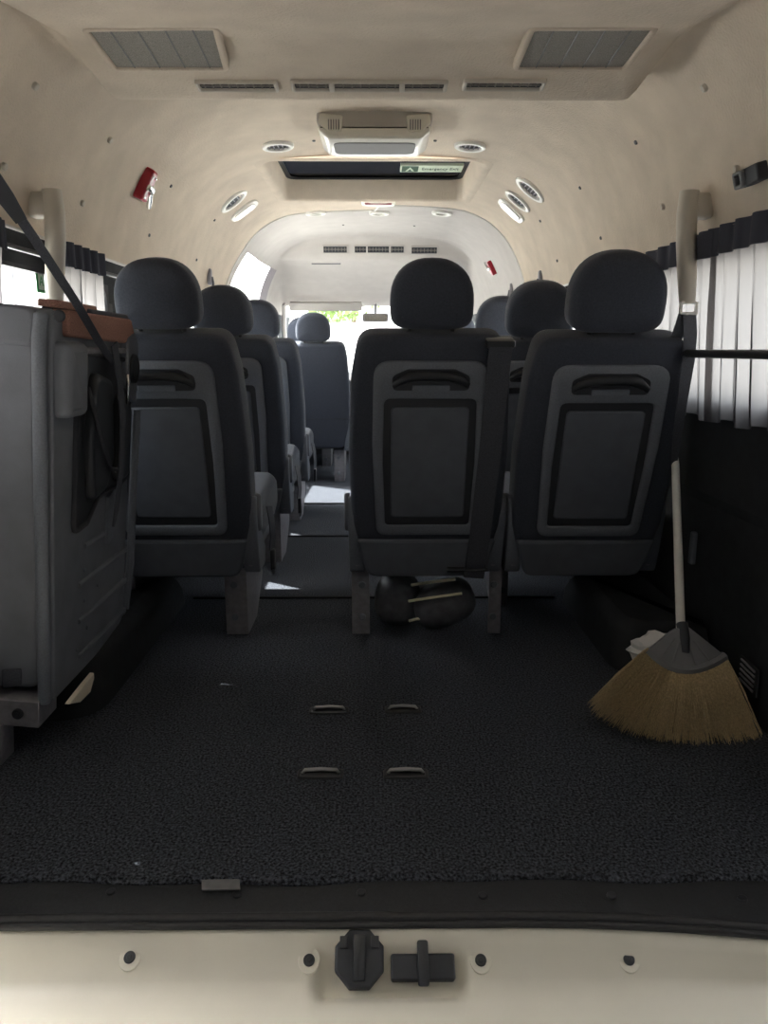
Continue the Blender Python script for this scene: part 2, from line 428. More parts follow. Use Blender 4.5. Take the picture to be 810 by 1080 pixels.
# front end : windscreen, header, dashboard, pillars
bm = B(); grid(bm, [[V((-0.72, 5.95, 1.17)), V((0.72, 5.95, 1.17))], [V((-0.80, 6.5, 0.62)), V((0.80, 6.5, 0.62))]])
struct(obj('window_%d' % wn, bm, M['glass'], smooth=False))
bm = B()
for s in (-1, 1): tube(bm, [(s*0.735, 5.92, 1.2), (s*0.77, 6.2, 0.92), (s*0.81, 6.48, 0.62)], 0.045, 10)
struct(obj('wall_front', bm, M['cabliner']))
bm = B()
prof = [(6.05, 0.0), (5.98, 0.35), (5.96, 0.60), (6.02, 0.66), (6.3, 0.68), (6.62, 0.64), (6.65, 0.0)]
grid(bm, [[V((x, y, z)) for y, z in prof] for x in (-0.70, -0.4, 0.4, 0.70)])
tag(obj('dashboard', bm, M['dash']), 'dark dashboard under the windscreen at the front of the van', 'dashboard')

# ------------------------------------------------------------------ rear sill and bumper
def sag(x): return min(0.022*(max(0, x-0.2)/0.35)**2, 0.05)
bm = B(); rows = []
for i in range(61):
    x = -0.9+1.8*i/60; dr = 0.010*max(0, (abs(x)-0.50)/0.3)**2
    rows.append([V((x, 1.06, -0.006)), V((x, 1.02, -0.006)), V((x, 0.985-0.5*sag(x), -0.007)), V((x, 0.972-sag(x), -0.010)), V((x, 0.968-sag(x), -0.02))])
grid(bm, rows)
scuff = obj('trim_8', bm, M['scuff']); struct(scuff)
for px_, py_ in ((117, 941), (250, 944), (381, 942), (509, 945), (645, 945), (783, 948)):
    p = at(px_, py_, Z=-0.006); bm = B(); slab(bm, ellipse(0.0075, 0.0075, 16), frame(p, (1, 0, 0), (0, 1, 0), (0, 0, 1)), -0.002, 0.003, 0, 0.0015)
    obj('scuff_clip', bm, M['black'], scuff)
# pale metal tab lying on the edge of the carpet
p = at(233, 934, Z=0.003)
bm = B(); slab(bm, rrect(-0.030, 0.030, -0.009, 0.009, 0.002), frame(p, (1, 0.02, 0), (-0.25, 1, 0.25), (0, -0.25, 1)), 0, 0.003, 0.0005, 0.0008)
tag(obj('metal_tab', bm, M['grey']), 'small grey metal tab at the rear edge of the black carpet', 'metal tab')
# rubber weatherstrip
bm = B(); n = 60
for off, r, dz in ((0.003, 0.0085, 0.003), (-0.006, 0.006, -0.001)):
    tube(bm, [(-0.9+1.8*i/n, 0.962+off-sag(-0.9+1.8*i/n), -0.013+dz) for i in range(n+1)], r, 10)
tag(obj('weatherstrip', bm, M['rubber']), 'black rubber weatherstrip running along the rear door sill', 'weatherstrip')
# bumper step
BP = [(0.985, -0.03), (0.956, -0.019), (0.945, -0.027), (0.935, -0.037), (0.926, -0.047), (0.916, -0.056), (0.908, -0.064), (0.900, -0.070), (0.89, -0.0735), (0.875, -0.0755), (0.85, -0.077), (0.82, -0.079), (0.78, -0.083), (0.74, -0.10), (0.72, -0.16), (0.72, -0.35)]
bumper = thing('rear_bumper', 'cream painted rear bumper step below the door sill', 'bumper', (0, 0.9, -0.35))
def bumz(y): return interp(sorted(BP), y)
NX = 240; rows = []
for i in range(NX+1):
    x = -0.95+1.9*i/NX; r = []
    a = min(max((x+0.084)/0.010, 0), 1)*min(max((0.148-x)/0.022, 0), 1); a = a*a*(3-2*a)
    for y, z in BP:
        f = 1 if 0.895 < y < 0.93 else (0.55 if 0.93 <= y < 0.944 or 0.885 < y <= 0.895 else 0)
        yy = y-sag(x)*min(max((y-0.90)/0.045, 0), 1)
        r.append(V((x, yy-0.9, z+0.35-0.020*a*f)))
    rows.append(r)
bm = B(); grid(bm, rows); obj('bumper_cover', bm, M['body'], bumper, sharp=50)
def on_bumper(px_, py_):
    d = ray(px_, py_); t = 0.6
    while t < 3:
        q = CAM+d*t
        if q.z <= bumz(q.y): break
        t += 0.0005
    return q
bl = bumper.location
bn = V((0, -0.55, 0.83)).normalized()
for px_, py_ in ((137, 1010), (326, 1013), (507, 1013), (663, 1012), (806, 1005)):
    q = on_bumper(px_, py_)-bl; fr = nframe(q, bn)
    bm = B(); slab(bm, ellipse(0.016, 0.018, 20), fr, -0.006, 0.0015, 0, 0.001); d = obj('screw_seat', bm, M['body'], bumper)
    bm = B(); slab(bm, ellipse(0.0085, 0.0085, 18), fr, 0, 0.004, 0, 0.0015); slab(bm, ellipse(0.004, 0.004, 8), fr, 0.003, 0.0055, 0, 0.001); obj('screw', bm, M['black'], d)
q = on_bumper(379, 1011)-bl; fr = nframe(q, V((0, -0.62, 0.78)))
bm = B(); oc = rpoly([(0.039*math.cos(PI/8+k*PI/4), 0.041*math.sin(PI/8+k*PI/4)) for k in range(8)], 0.004, 2)
slab(bm, oc, fr, -0.03, 0.006, 0, 0.004); lc = obj('latch_cover', bm, M['groove'], bumper)
bm = B(); box(bm, (0, 0.0, 0.009), (0.018, 0.060, 0.005), fr, bev=0.002)
for sx in (-1, 1): box(bm, (sx*0.023, 0.020, 0.008), (0.012, 0.016, 0.006), fr, bev=0.001)
obj('latch_ridge', bm, M['black'], lc)
q = on_bumper(446, 1020)-bl; fr = nframe(q, V((0, -0.62, 0.78)))
bm = B(); slab(bm, rrect(-0.047, 0.047, -0.017, 0.017, 0.004), fr, -0.025, 0.005, 0, 0.003); sp = obj('striker_plate', bm, M['groove'], bumper)
bm = B(); box(bm, (0.0, 0.004, 0.009), (0.016, 0.058, 0.012), fr, bev=0.003); obj('striker_bar', bm, M['black'], sp)

# ------------------------------------------------------------------ wheel arches
def wheel_arch(s, y0, y1, label):
    bm = B(); out = rpoly([(0.635, y0), (0.635, y1-0.02), (0.87, y1-0.02), (0.87, y0)], [0.17, 0.02, 0.01, 0.01], 10)
    bot = out; N = len(out)
    layers = [(0.0, 0.0, 0.0), (0.0, 0.06, 0.02), (0.004, 0.10, 0.06), (0.012, 0.130, 0.10), (0.035, 0.142, 0.125)]
    rings = []
    for ins, z, ysh in layers:
        pts = inset(out, ins) if ins else out
        rings.append([bm.verts.new(V((s*min(p[0], 0.868), p[1]-(ysh if p[1] > y1-0.1 else 0), z))) for p in pts])
    for a, b in zip(rings, rings[1:]):
        for k in range(N): bm.faces.new((a[k], a[(k+1) % N], b[(k+1) % N], b[k]))
    bm.faces.new(rings[-1])
    tag(obj('wheel_arch', bm, M['wall'], sharp=50), label, 'wheel arch')
wheel_arch(-1, 1.56, 2.40, 'black wheel arch cover on the floor beneath the folded seat at left')
wheel_arch(1, 1.78, 2.40, 'black wheel arch cover on the floor behind the broom at right')

# ------------------------------------------------------------------ seats
TH = math.radians(13)
def backframe(y0=-0.055, z0=0.20, th=TH):
    return frame((0, y0, z0), (1, 0, 0), (0, -math.sin(th), math.cos(th)), (0, -math.cos(th), -math.sin(th)))
def make_seat(label, cat='seat', belt=False, buckle=True, plain=False, group='passenger seats in rows', th=TH, legs=((-0.185, 0, 0.054, 0.205), (0.137, 0, 0.064, 0.205)), hs=1.0, hdx=0.0):
    root = thing('passenger_seat', label, cat, group=group)
    Bf = backframe(th=th); TH = th
    # backrest fabric
    out = rpoly([(-0.175, 0.02), (0.175, 0.02), (0.208, 0.16), (0.213, 0.36), (0.203, 0.58), (0.183, 0.685), (-0.183, 0.685), (-0.203, 0.58), (-0.213, 0.36), (-0.208, 0.16)],
                [0.05, 0.05, 0.1, 0.2, 0.2, 0.05, 0.05, 0.2, 0.2, 0.1], 6)
    bm = B(); slab(bm, out, Bf, -0.125, 0.0, 0.035, 0.022, 4, crown=0.004); br = obj('backrest', bm, M['fabric'], root, sharp=60)
    if not plain:
        # plastic back panel with a window, groove and pocket
        o1 = rpoly([(-0.140, 0.135), (0.140, 0.135), (0.150, 0.40), (0.145, 0.622), (-0.145, 0.622), (-0.150, 0.40)], [0.03, 0.03, 0.1, 0.045, 0.045, 0.1], 6)
        i1 = rpoly([(-0.116, 0.165), (0.116, 0.165), (0.122, 0.35), (0.119, 0.525), (-0.119, 0.525), (-0.122, 0.35)], [0.012, 0.012, 0.1, 0.018, 0.018, 0.1], 6)
        bm = B(); ring(bm, o1, i1, Bf, -0.002, 0.013, 0.004); bp = obj('back_panel', bm, M['panel'], root)
        bm = B(); slab(bm, inset(i1, -0.003), Bf, -0.002, 0.0045); obj('groove', bm, M['groove'], bp)
        i2 = rrect(-0.101, 0.101, 0.190, 0.503, 0.012)
        bm = B(); slab(bm, i2, Bf, 0.002, 0.0115, 0, 0.004, 3); obj('pocket_panel', bm, M['pocket'], bp)
        # grab handle in its scoop
        bm = B(); slab(bm, rpoly([(-0.098, 0.548), (0.098, 0.548), (0.098, 0.585), (0.06, 0.603), (-0.06, 0.603), (-0.098, 0.585)], 0.014, 4), Bf, 0.0, 0.0142, 0, 0.001)
        gr = obj('handle_scoop', bm, M['groove'], bp)
        bm = B(); pth = []
        for k in range(17):
            t = -1+2*k/16; pth.append(Bf @ V((0.092*t, 0.588-0.026*abs(t)**4, 0.022-0.012*abs(t)**6)))
        tube(bm, pth, [0.0125 if 1 < k < 15 else 0.0095 for k in range(17)], 10); obj('grab_handle', bm, M['black'], gr)
        bm = B(); slab(bm, rrect(-0.048, 0.048, 0.545, 0.563, 0.004), Bf, 0.01, 0.0165, 0, 0.002); obj('handle_tab', bm, M['panel'], gr)
        # lower cover
        bm = B(); slab(bm, rpoly([(-0.165, 0.0), (0.165, 0.0), (0.195, 0.118), (-0.195, 0.118)], [0.04, 0.04, 0.01, 0.01], 5), Bf, -0.05, 0.010, 0.004, 0.008, 3)
        obj('lower_cover', bm, M['pocket'], root)
    else:
        bm = B(); tube(bm, [Bf @ V((x, 0.22+0.0*x, 0.0015)) for x in (-0.2, -0.1, 0, 0.1, 0.2)], 0.003, 6); obj('seam', bm, M['groove'], br)
    # headrest and posts
    hf = frame(Bf @ V((hdx, 0.692, -0.045)), (1, 0, 0), (0, -math.sin(TH*0.75), math.cos(TH*0.75)), (0, -math.cos(TH*0.75), -math.sin(TH*0.75)))
    ho = []
    for k in range(44):
        a = 2*PI*k/44; c, s_ = math.cos(a), math.sin(a)
        ex = 2.35 if s_ > 0 else 4.2
        x = math.copysign(abs(c)**(2/ex), c)*0.104*hs; z = math.copysign(abs(s_)**(2/ex), s_)*(0.106 if s_ > 0 else 0.064)*hs
        ho.append((x, z+0.0635*hs))
    bm = B(); slab(bm, ho, hf, -0.055, 0.042, 0.034, 0.030, 6, crown=0.006); hr = obj('headrest', bm, M['fabric'], root, sharp=70)
    for sx in (-1, 1):
        bm = B(); tube(bm, [hf @ V((sx*0.055, -0.05, -0.005)), hf @ V((sx*0.055, 0.03, -0.005))], 0.006, 8); obj('headrest_post', bm, M['black'], hr)
    # cushion
    cf = frame((0, 0, 0), (0, 1, 0), (0, 0, 1), (1, 0, 0))
    bm = B(); slab(bm, rpoly([(0.02, 0.25), (0.40, 0.26), (0.50, 0.29), (0.50, 0.40), (0.42, 0.425), (0.10, 0.385), (0.0, 0.37)], [0.03, 0.05, 0.04, 0.05, 0.06, 0.05, 0.04], 5), cf, -0.205, 0.205, 0.035, 0.035, 4)
    obj('seat_cushion', bm, M['fabric'], root, sharp=60)
    bm = B(); box(bm, (0, 0.24, 0.225), (0.36, 0.40, 0.035), bev=0.006); obj('seat_frame', bm, M['black'], root)
    # recliner covers and legs on both sides
    for sx in (-1, 1):
        rf = frame((sx*0.196, 0, 0), (0, 1, 0), (0, 0, 1), (1, 0, 0))
        bm = B(); slab(bm, rpoly([(-0.045, 0.205), (0.055, 0.205), (0.07, 0.26), (0.0, 0.33), (-0.04, 0.43), (-0.085, 0.44), (-0.09, 0.38), (-0.065, 0.27)], 0.02, 4), rf, -0.022, 0.024, 0.006, 0.006, 3)
        rc = obj('recliner_cover', bm, M['panel'], root)
        bm = B(); slab(bm, ellipse(0.020, 0.055, 24, -0.045, 0.385), rf, 0.018*sx, 0.034*sx, 0, 0.008, 3); obj('side_cap', bm, M['greyvinyl'], rc)
        bm = B(); slab(bm, ellipse(0.009, 0.009, 12), frame((sx*0.194, -0.048, 0.235), (1, 0, 0), (0, 0, 1), (0, -1, 0)), -0.004, 0.005, 0, 0.002); obj('star_bolt', bm, M['darkgrey'], rc)
        lx, ly, lw, lh = legs[0] if sx < 0 else legs[1]; bm = B()
        box(bm, (lx, ly+0.002, lh/2), (lw, 0.005, lh), bev=0.0015)
        slab(bm, rpoly([(0.0, 0.0), (0.16, 0.0), (0.30, 0.10), (0.30, 0.21), (0.0, lh)], 0.004, 2), frame((lx+sx*(lw/2-0.0015), ly, 0), (0, 1, 0), (0, 0, 1), (1, 0, 0)), -0.002, 0.0025)
        lg = obj('leg', bm, M['darkgrey'], root)
        for zz in (0.055, 0.155):
            bm = B(); slab(bm, ellipse(0.0105, 0.0105, 18), frame((lx-sx*0.004, ly, zz), (1, 0, 0), (0, 0, 1), (0, -1, 0)), 0.0, 0.006, 0, 0.003); obj('bolt', bm, M['panel'], lg)
    if buckle:
        bm = B(); strap(bm, [(0.235, 0.06, 0.38), (0.243, 0.05, 0.34), (0.246, 0.045, 0.29), (0.243, 0.035, 0.25)], 0.035, (0.3, 1, 0)); bs = obj('belt_loop', bm, M['belt'], root)
        bm = B(); box(bm, (0.246, 0.03, 0.225), (0.014, 0.028, 0.062), Matrix.Rotation(0.0, 4, 'X'), bev=0.004); obj('buckle', bm, M['black'], bs)
        bm = B(); box(bm, (0.247, 0.028, 0.198), (0.006, 0.024, 0.034), bev=0.002); obj('buckle_tongue', bm, M['chrome'], bs)
    if belt:
        bm = B(); box(bm, (0, 0, 0), (0.072, 0.020, 0.05), Bf @ Matrix.Translation((0.168, 0.668, 0.004)), bev=0.006); g = obj('belt_guide', bm, M['black'], root)
        bm = B(); strap(bm, [Bf @ V(p) for p in ((0.168, 0.665, 0.027), (0.166, 0.62, 0.024), (0.160, 0.40, 0.022), (0.146, 0.12, 0.022), (0.138, 0.03, 0.026), (0.136, 0.005, 0.024))], [0.058]*6, (1, 0, 0)); obj('seat_belt', bm, M['belt'], root)
        bm = B(); box(bm, (0.115, -0.060, 0.222), (0.11, 0.03, 0.018), bev=0.005); tube(bm, [(0.06, -0.085, 0.224), (0.175, -0.085, 0.226)], 0.006, 8); obj('belt_anchor', bm, M['black'], root)
    return root
YA, YBk, YC = 2.09, 2.87, 3.61
XL, XM, XR = -0.545, 0.148, 0.588
s0 = make_seat('charcoal seat in the left column just beyond the folded bench seat', hdx=0.014); s0.location = (XL, YA, 0)
s1 = make_seat('charcoal middle aisle seat with a seat belt strap down its back', belt=True, buckle=False, legs=((-0.186, 0, 0.052, 0.205), (0.212, 0, 0.036, 0.25))); s1.location = (XM, YA, 0)
def place(src, loc, label):
    c = copy_tree(src); c.location = loc; c['label'] = label; return c
nobuck = make_seat('charcoal seat at right beside the grey curtains, its back above the broom', buckle=False, th=math.radians(16.5), hs=1.13, legs=((-0.17, 0.25, 0.04, 0.2), (0.17, 0.25, 0.04, 0.2))); nobuck.location = (XR+0.006, YA, 0)
place(s0, (XL, YBk, 0), 'charcoal seat second in the left column along the aisle')
place(s0, (XL, YC, 0), 'charcoal seat third in the left column, below the bright tall window')
place(nobuck, (XR-0.012, YBk, 0), 'charcoal seat partly hidden behind the right rear seat, second in the right column')
place(nobuck, (XR-0.02, YC, 0), 'charcoal seat third in the right column, only its headrest showing')
pl = make_seat('dark plain backed seat far ahead at the end of the aisle', plain=True, buckle=False); pl.location = (-0.372, 4.74, 0)
place(pl, (-0.50, 5.40, 0.0), 'dark front cab seat at far left, headrest behind the aisle end seat')
place(pl, (XR-0.06, 5.0, 0), 'dark front cab seat at far right, headrest just right of the middle seat')

# ------------------------------------------------------------------ two loose headrests under the middle seat
def loose_headrest(label, c, rot, rods, sz):
    t = thing('loose_headrest', label, 'headrest', c, 'loose headrests under the middle seat')
    bm = B(); o = [(math.copysign(abs(math.cos(a))**0.8, math.cos(a))*sz[0], math.copysign(abs(math.sin(a))**0.8, math.sin(a))*sz[1]) for a in [2*PI*k/36 for k in range(36)]]
    slab(bm, o, Matrix.Rotation(rot, 4, 'Y') @ frame((0, 0, 0), (1, 0, 0), (0, 0, 1), (0, -1, 0)), -sz[2], sz[2], 0.035, 0.035, 5, crown=0.008); obj('cushion', bm, M['cushionbag'], t, sharp=70)
    for a, b in rods:
        bm = B(); tube(bm, [V(a)-V(c), (V(a)+V(b))/2-V(c)+V((0, 0, 0.001)), V(b)-V(c)], 0.0045, 8); obj('post', bm, M['rod'], t)
    return t
Yr = 2.16
pl1 = at(419, 638, Y=Yr+0.03); pl2 = at(468, 635, Y=Yr)
loose_headrest('dark loose headrest lying under the middle seat, the left one with pale rods', (pl1.x, Yr+0.03, 0.082), 0.25, [(at(434, 617, Y=2.10), at(480, 611, Y=2.05)), (at(431, 634, Y=2.10), at(487, 626, Y=2.05))], (0.068, 0.078, 0.06))
loose_headrest('dark loose headrest lying under the middle seat, right of the other one', (pl2.x, Yr-0.01, 0.078), -0.35, [(at(431, 655, Y=2.11), at(446, 652, Y=2.11))], (0.095, 0.066, 0.055))
# thin white sheet glimpsed between them
bm = B(); q = at(446, 622, Y=2.19); grid(bm, [[q+V((-0.03+0.02*i, 0.01*math.sin(i*2.1+j), -0.02+0.014*j+0.004*math.sin(i))) for i in range(5)] for j in range(4)])
bmesh.ops.solidify(bm, geom=bm.faces[:], thickness=0.001)
tag(obj('paper_scrap', bm, M['bag']), 'white paper scrap tucked between the two loose headrests', 'paper')

# ------------------------------------------------------------------ floor anchor slots
for (px_, py_, w, lab) in ((347, 750, 0.092, 'far left'), (425, 749, 0.086, 'far right'), (338, 817, 0.092, 'near left'), (428, 817, 0.090, 'near right')):
    p = at(px_, py_, Z=0.0)
    t = thing('floor_anchor', 'metal seat anchor slot in the carpet, %s of the four' % lab, 'floor anchor', (p.x, p.y, 0), 'seat anchor slots in the carpet')
    bm = B(); ring(bm, rrect(-w/2, w/2, -0.016, 0.016, 0.008), rrect(-w/2+0.007, w/2-0.007, -0.010, 0.010, 0.005), I4, -0.002, 0.0045, 0.002); obj('rim', bm, M['black'], t)
    bm = B(); slab(bm, rrect(-w/2+0.006, w/2-0.006, -0.011, 0.011, 0.005), I4, -0.001, 0.001); obj('slot', bm, M['black'], t)
    bm = B(); tube(bm, [(-w/2+0.010, 0.006, 0.000), (-w/2+0.014, 0.007, 0.006), (0, 0.008, 0.0075), (w/2-0.014, 0.007, 0.006), (w/2-0.010, 0.006, 0.0)], 0.0040, 8); obj('striker_bar', bm, M['steel'], t)

# ------------------------------------------------------------------ folded bench seat at the left
fs = thing('folded_seat', 'grey bench seat folded up on its side against the left wall', 'seat', (-0.76, 1.65, 0))
fs.rotation_euler = (0, 0.09, 0); fs.scale = (1, 0.80, 1)
L = fs.location.copy()
def fl(v): return V(v)-L
xp = -0.672
FX = frame(fl((xp, 0, 0)), (0, 1, 0), (0, 0, 1), (1, 0, 0))     # local (Y, Z, +x out)
# bottom pan
outp = rpoly([(1.405, 0.135), (1.70, 0.135), (1.93, 0.155), (1.955, 0.50), (1.955, 0.80), (1.95, 0.872), (1.90, 0.905), (1.405, 0.915)], [0.01, 0.1, 0.04, 0.05, 0.05, 0.03, 0.03, 0.01], 5)
bm = B(); slab(bm, outp, FX, -0.03, 0.0, 0, 0.006, 3); pan = obj('bottom_pan', bm, M['greyvinyl'], fs)
for (a, b, z) in ((1.56, 1.93, 0.345), (1.56, 1.93, 0.262), (1.56, 1.93, 0.180), (1.60, 1.74, 0.425)):
    bm = B(); tube(bm, [fl((xp, a, z)), fl((xp+0.001, (a+b)/2, z)), fl((xp, b, z))], [0.006, 0.007, 0.008], 8); obj('pressed_rib', bm, M['greyvinyl'], pan)
    bm = B(); slab(bm, ellipse(0.009, 0.009, 14, b, z), FX, 0, 0.006, 0, 0.004); obj('rib_stud', bm, M['panel'], pan)
for (y, z) in ((1.60, 0.30), (1.70, 0.31), (1.62, 0.23), (1.85, 0.44), (1.60, 0.37), (1.55, 0.20)):
    bm = B(); slab(bm, ellipse(0.005, 0.005, 10, y, z), FX, 0, 0.004, 0, 0.003); obj('stud', bm, M['panel'], pan)
# black mechanism bay
bay = rpoly([(1.515, 0.47), (1.60, 0.475), (1.68, 0.52), (1.86, 0.525), (1.93, 0.535), (1.935, 0.70), (1.925, 0.82), (1.545, 0.84), (1.53, 0.70)], 0.02, 4)
bm = B(); slab(bm, bay, FX, -0.004, 0.003, 0, 0.002); by = obj('mechanism_bay', bm, M['black'], fs)
bm = B(); ring(bm, inset(bay, -0.004), inset(bay, 0.006), FX, -0.002, 0.010, 0.003); obj('bay_rim', bm, M['groove'], by)
bm = B(); slab(bm, rpoly([(1.60, 0.52), (1.70, 0.535), (1.76, 0.60), (1.74, 0.78), (1.62, 0.80), (1.585, 0.66)], 0.03, 4), FX, 0.0, 0.022, 0, 0.014, 4); obj('spring_cover', bm, M['black'], by)
bm = B(); slab(bm, rpoly([(1.80, 0.535), (1.90, 0.54), (1.915, 0.70), (1.86, 0.77), (1.80, 0.72)], 0.03, 4), FX, 0.0, 0.02, 0, 0.012, 4); obj('hinge_cover', bm, M['black'], by)
bm = B(); tube(bm, [fl((xp+0.016, 1.57, 0.77)), fl((xp+0.03, 1.62, 0.66)), fl((xp+0.028, 1.70, 0.585)), fl((xp+0.026, 1.76, 0.575))], 0.005, 8); obj('release_cable', bm, M['groove'], by)
bm = B(); slab(bm, rrect(1.745, 1.80, 0.570, 0.582, 0.004), FX, 0.024, 0.028, 0, 0.001); obj('metal_clip', bm, M['chrome'], by)
bm = B(); tube(bm, [fl((xp+0.024, 1.845, 0.79)), fl((xp+0.024, 1.85, 0.72))], 0.004, 8); obj('pale_pin', bm, M['chrome'], by)
# hanging strap over the bay
bm = B(); strap(bm, [fl((xp+0.022, 1.735, 0.858)), fl((xp+0.030, 1.755, 0.78)), fl((xp+0.034, 1.775, 0.68)), fl((xp+0.030, 1.775, 0.57)), fl((xp+0.024, 1.765, 0.48)), fl((xp+0.02, 1.755, 0.44))], [0.045, 0.04, 0.045, 0.042, 0.035, 0.012], (0, 1, 0.1)); obj('webbing_strap', bm, M['belt'], fs)
bm = B(); slab(bm, rpoly([(1.757, 0.39), (1.805, 0.405), (1.805, 0.52), (1.757, 0.51)], 0.006, 3), FX, 0, 0.007, 0, 0.003); obj('strap_keeper', bm, M['panel'], pan)
# far bracket with round hinge
bm = B(); slab(bm, rpoly([(1.875, 0.735), (1.965, 0.71), (1.975, 0.86), (1.94, 0.885), (1.875, 0.87)], 0.02, 4), FX, -0.02, 0.016, 0, 0.006); hb = obj('hinge_bracket', bm, M['panel'], fs)
bm = B(); slab(bm, ellipse(0.036, 0.036, 28, 1.925, 0.80), FX, 0.012, 0.024, 0, 0.006); obj('hinge_disc', bm, M['black'], hb)
bm = B(); tube(bm, [fl((xp+0.02, 1.955, 0.70)), fl((xp+0.012, 1.962, 0.5)), fl((xp+0.008, 1.962, 0.3)), fl((xp, 1.95, 0.18))], 0.010, 8); obj('side_rail', bm, M['panel'], fs)
bm = B(); slab(bm, rrect(1.57, 1.88, 0.835, 0.848, 0.004), FX, 0.0, 0.012, 0, 0.004); obj('cross_bar', bm, M['darkgrey'], fs)
# armrest block
bm = B(); slab(bm, rrect(1.415, 1.535, 0.715, 0.86, 0.02), FX, -0.02, 0.030, 0, 0.018, 5); obj('armrest_block', bm, M['greyvinyl'], fs)
# near-side cushion face
NF = frame(fl((0, 1.405, 0)), (1, 0, 0), (0, 0, 1), (0, -1, 0))
bm = B(); slab(bm, rrect(-0.842, -0.700, 0.16, 0.862, 0.03), NF, -0.50, 0.004, 0.01, 0.012, 4); obj('seat_cushion', bm, M['greyvinyl'], fs)
bm = B(); tube(bm, [fl((-0.688, 1.398, 0.135)), fl((-0.688, 1.392, 0.3)), fl((-0.690, 1.390, 0.6)), fl((-0.692, 1.392, 0.86)), fl((-0.690, 1.40, 0.905))], 0.0135, 10); obj('edge_tube', bm, M['panel'], fs)
bm = B(); slab(bm, rrect(-0.842, -0.700, 0.846, 0.918, 0.02), NF, -0.46, 0.012, 0.005, 0.008, 3); tp = obj('top_rail', bm, M['greyvinyl'], fs)
p = at(9, 325, Y=1.39)
bm = B(); slab(bm, ellipse(0.011, 0.011, 18), frame(fl((p.x, 1.392, p.z)), (1, 0, 0), (0, 0, 1), (0, -1, 0)), 0, 0.006, 0, 0.003); obj('bolt', bm, M['groove'], tp)
# rust coloured fabric on the top edge
bm = B(); slab(bm, rpoly([(1.46, 0.868), (1.93, 0.858), (1.95, 0.885), (1.92, 0.915), (1.46, 0.918)], 0.012, 4), FX, -0.02, 0.012, 0, 0.006); obj('rust_fabric', bm, M['copper'], fs)
bm = B(); slab(bm, rpoly([(1.44, -0.040), (1.70, -0.040), (1.70, -0.005), (1.44, 0.0)], 0.006, 3), frame(fl((xp, 0, 0.922)), (0, 1, 0), (1, 0, 0), (0, 0, 1)), -0.002, 0.012, 0, 0.004); obj('rust_flap', bm, M['copper'], fs)
bm = B(); slab(bm, rpoly([(1.62, -0.10), (1.93, -0.10), (1.95, 0.0), (1.62, 0.005)], 0.02, 4), frame(fl((xp, 0, 0.916)), (0, 1, 0), (1, 0, 0), (0, 0, 1)), -0.01, 0.010, 0, 0.006); obj('top_cover', bm, M['fabric'], fs)
# floor bracket
bm = B(); slab(bm, rrect(-0.842, -0.694, 0.085, 0.142, 0.003), frame(fl((0, 1.385, 0)), (1, 0, 0), (0, 0, 1), (0, -1, 0)), -0.10, 0.006, 0, 0.002); fb = obj('floor_bracket', bm, M['darkgrey'], fs)
bm = B(); slab(bm, ellipse(0.011, 0.011, 16), frame(fl((-0.735, 1.378, 0.115)), (1, 0, 0), (0, 0, 1), (0, -1, 0)), 0, 0.007, 0, 0.002); slab(bm, ellipse(0.006, 0.006, 6), frame(fl((-0.735, 1.378, 0.115)), (1, 0, 0), (0, 0, 1), (0, -1, 0)), 0.006, 0.012, 0, 0.001); obj('bolt', bm, M['groove'], fb)
bm = B(); box(bm, fl((-0.790, 1.40, 0.045)), (0.05, 0.07, 0.09), bev=0.004); obj('foot', bm, M['darkgrey'], fs)
bm = B(); slab(bm, rpoly([(-0.775, 0.158), (-0.735, 0.168), (-0.735, 0.205), (-0.775, 0.20)], 0.004, 2), NF, 0.004, 0.008, 0, 0.002); obj('fabric_tag', bm, M['belt'], fs)
bm = B(); ringp = [fl((-0.797+0.020*math.cos(a), 1.388, 0.175+0.03*math.sin(a))) for a in [2*PI*k/20 for k in range(21)]]; tube(bm, ringp, 0.004, 8); obj('pull_ring', bm, M['chrome'], fs)
# torn foam peeping out under the pan
fo = [at(68, 736, X=-0.655), at(70, 733, X=-0.655), at(87, 712, X=-0.655), at(100, 697, X=-0.655), at(101, 702, X=-0.655), at(97, 718, X=-0.655), at(84, 731, X=-0.655)]
bm = B(); slab(bm, [(q.y, q.z) for q in fo], frame(fl((-0.668, 0, 0)), (0, 1, 0), (0, 0, 1), (1, 0, 0)), 0, 0.010, 0, 0.003); obj('torn_foam', bm, M['foam'], fs)

fs.location = (-0.752, 1.601, 0)
# ------------------------------------------------------------------ seat belts and their sleeves
for s, lab1 in ((-1, 'beige seat belt pillar sleeve on the left wall above the folded seat'), (1, 'beige seat belt pillar sleeve on the right wall before the grey curtains')):
    t = thing('belt_sleeve', lab1, 'belt sleeve', (s*0.775, 1.86, 1.05), 'beige seat belt sleeves')
    bm = B(); x = s*0.762
    pts = [(x-s*0.012, 1.86, 1.198), (x-s*0.014, 1.86, 1.15), (x-s*0.010, 1.86, 1.08), (x, 1.862, 1.0), (x+s*0.006, 1.864, 0.945)]
    tube(bm, [V(p)-t.location for p in pts], [0.022, 0.0235, 0.023, 0.022, 0.019], 16); obj('sleeve_tube', bm, M['beige'], t)
    bm = B(); box(bm, V((s*0.782, 1.865, 1.165))-t.location, (0.05, 0.042, 0.058), bev=0.010, seg=3); obj('mount_block', bm, M['beige'], t)
    bm = B(); ring(bm, rrect(-0.022, 0.022, -0.02, 0.012, 0.006), rrect(-0.016, 0.016, -0.013, 0.006, 0.004), frame(V((x+s*0.006, 1.853, 0.935))-t.location, (1, 0, 0), (0, 0, 1), (0, -1, 0)), -0.004, 0.004, 0.001); obj('belt_ring', bm, M['white'], t)
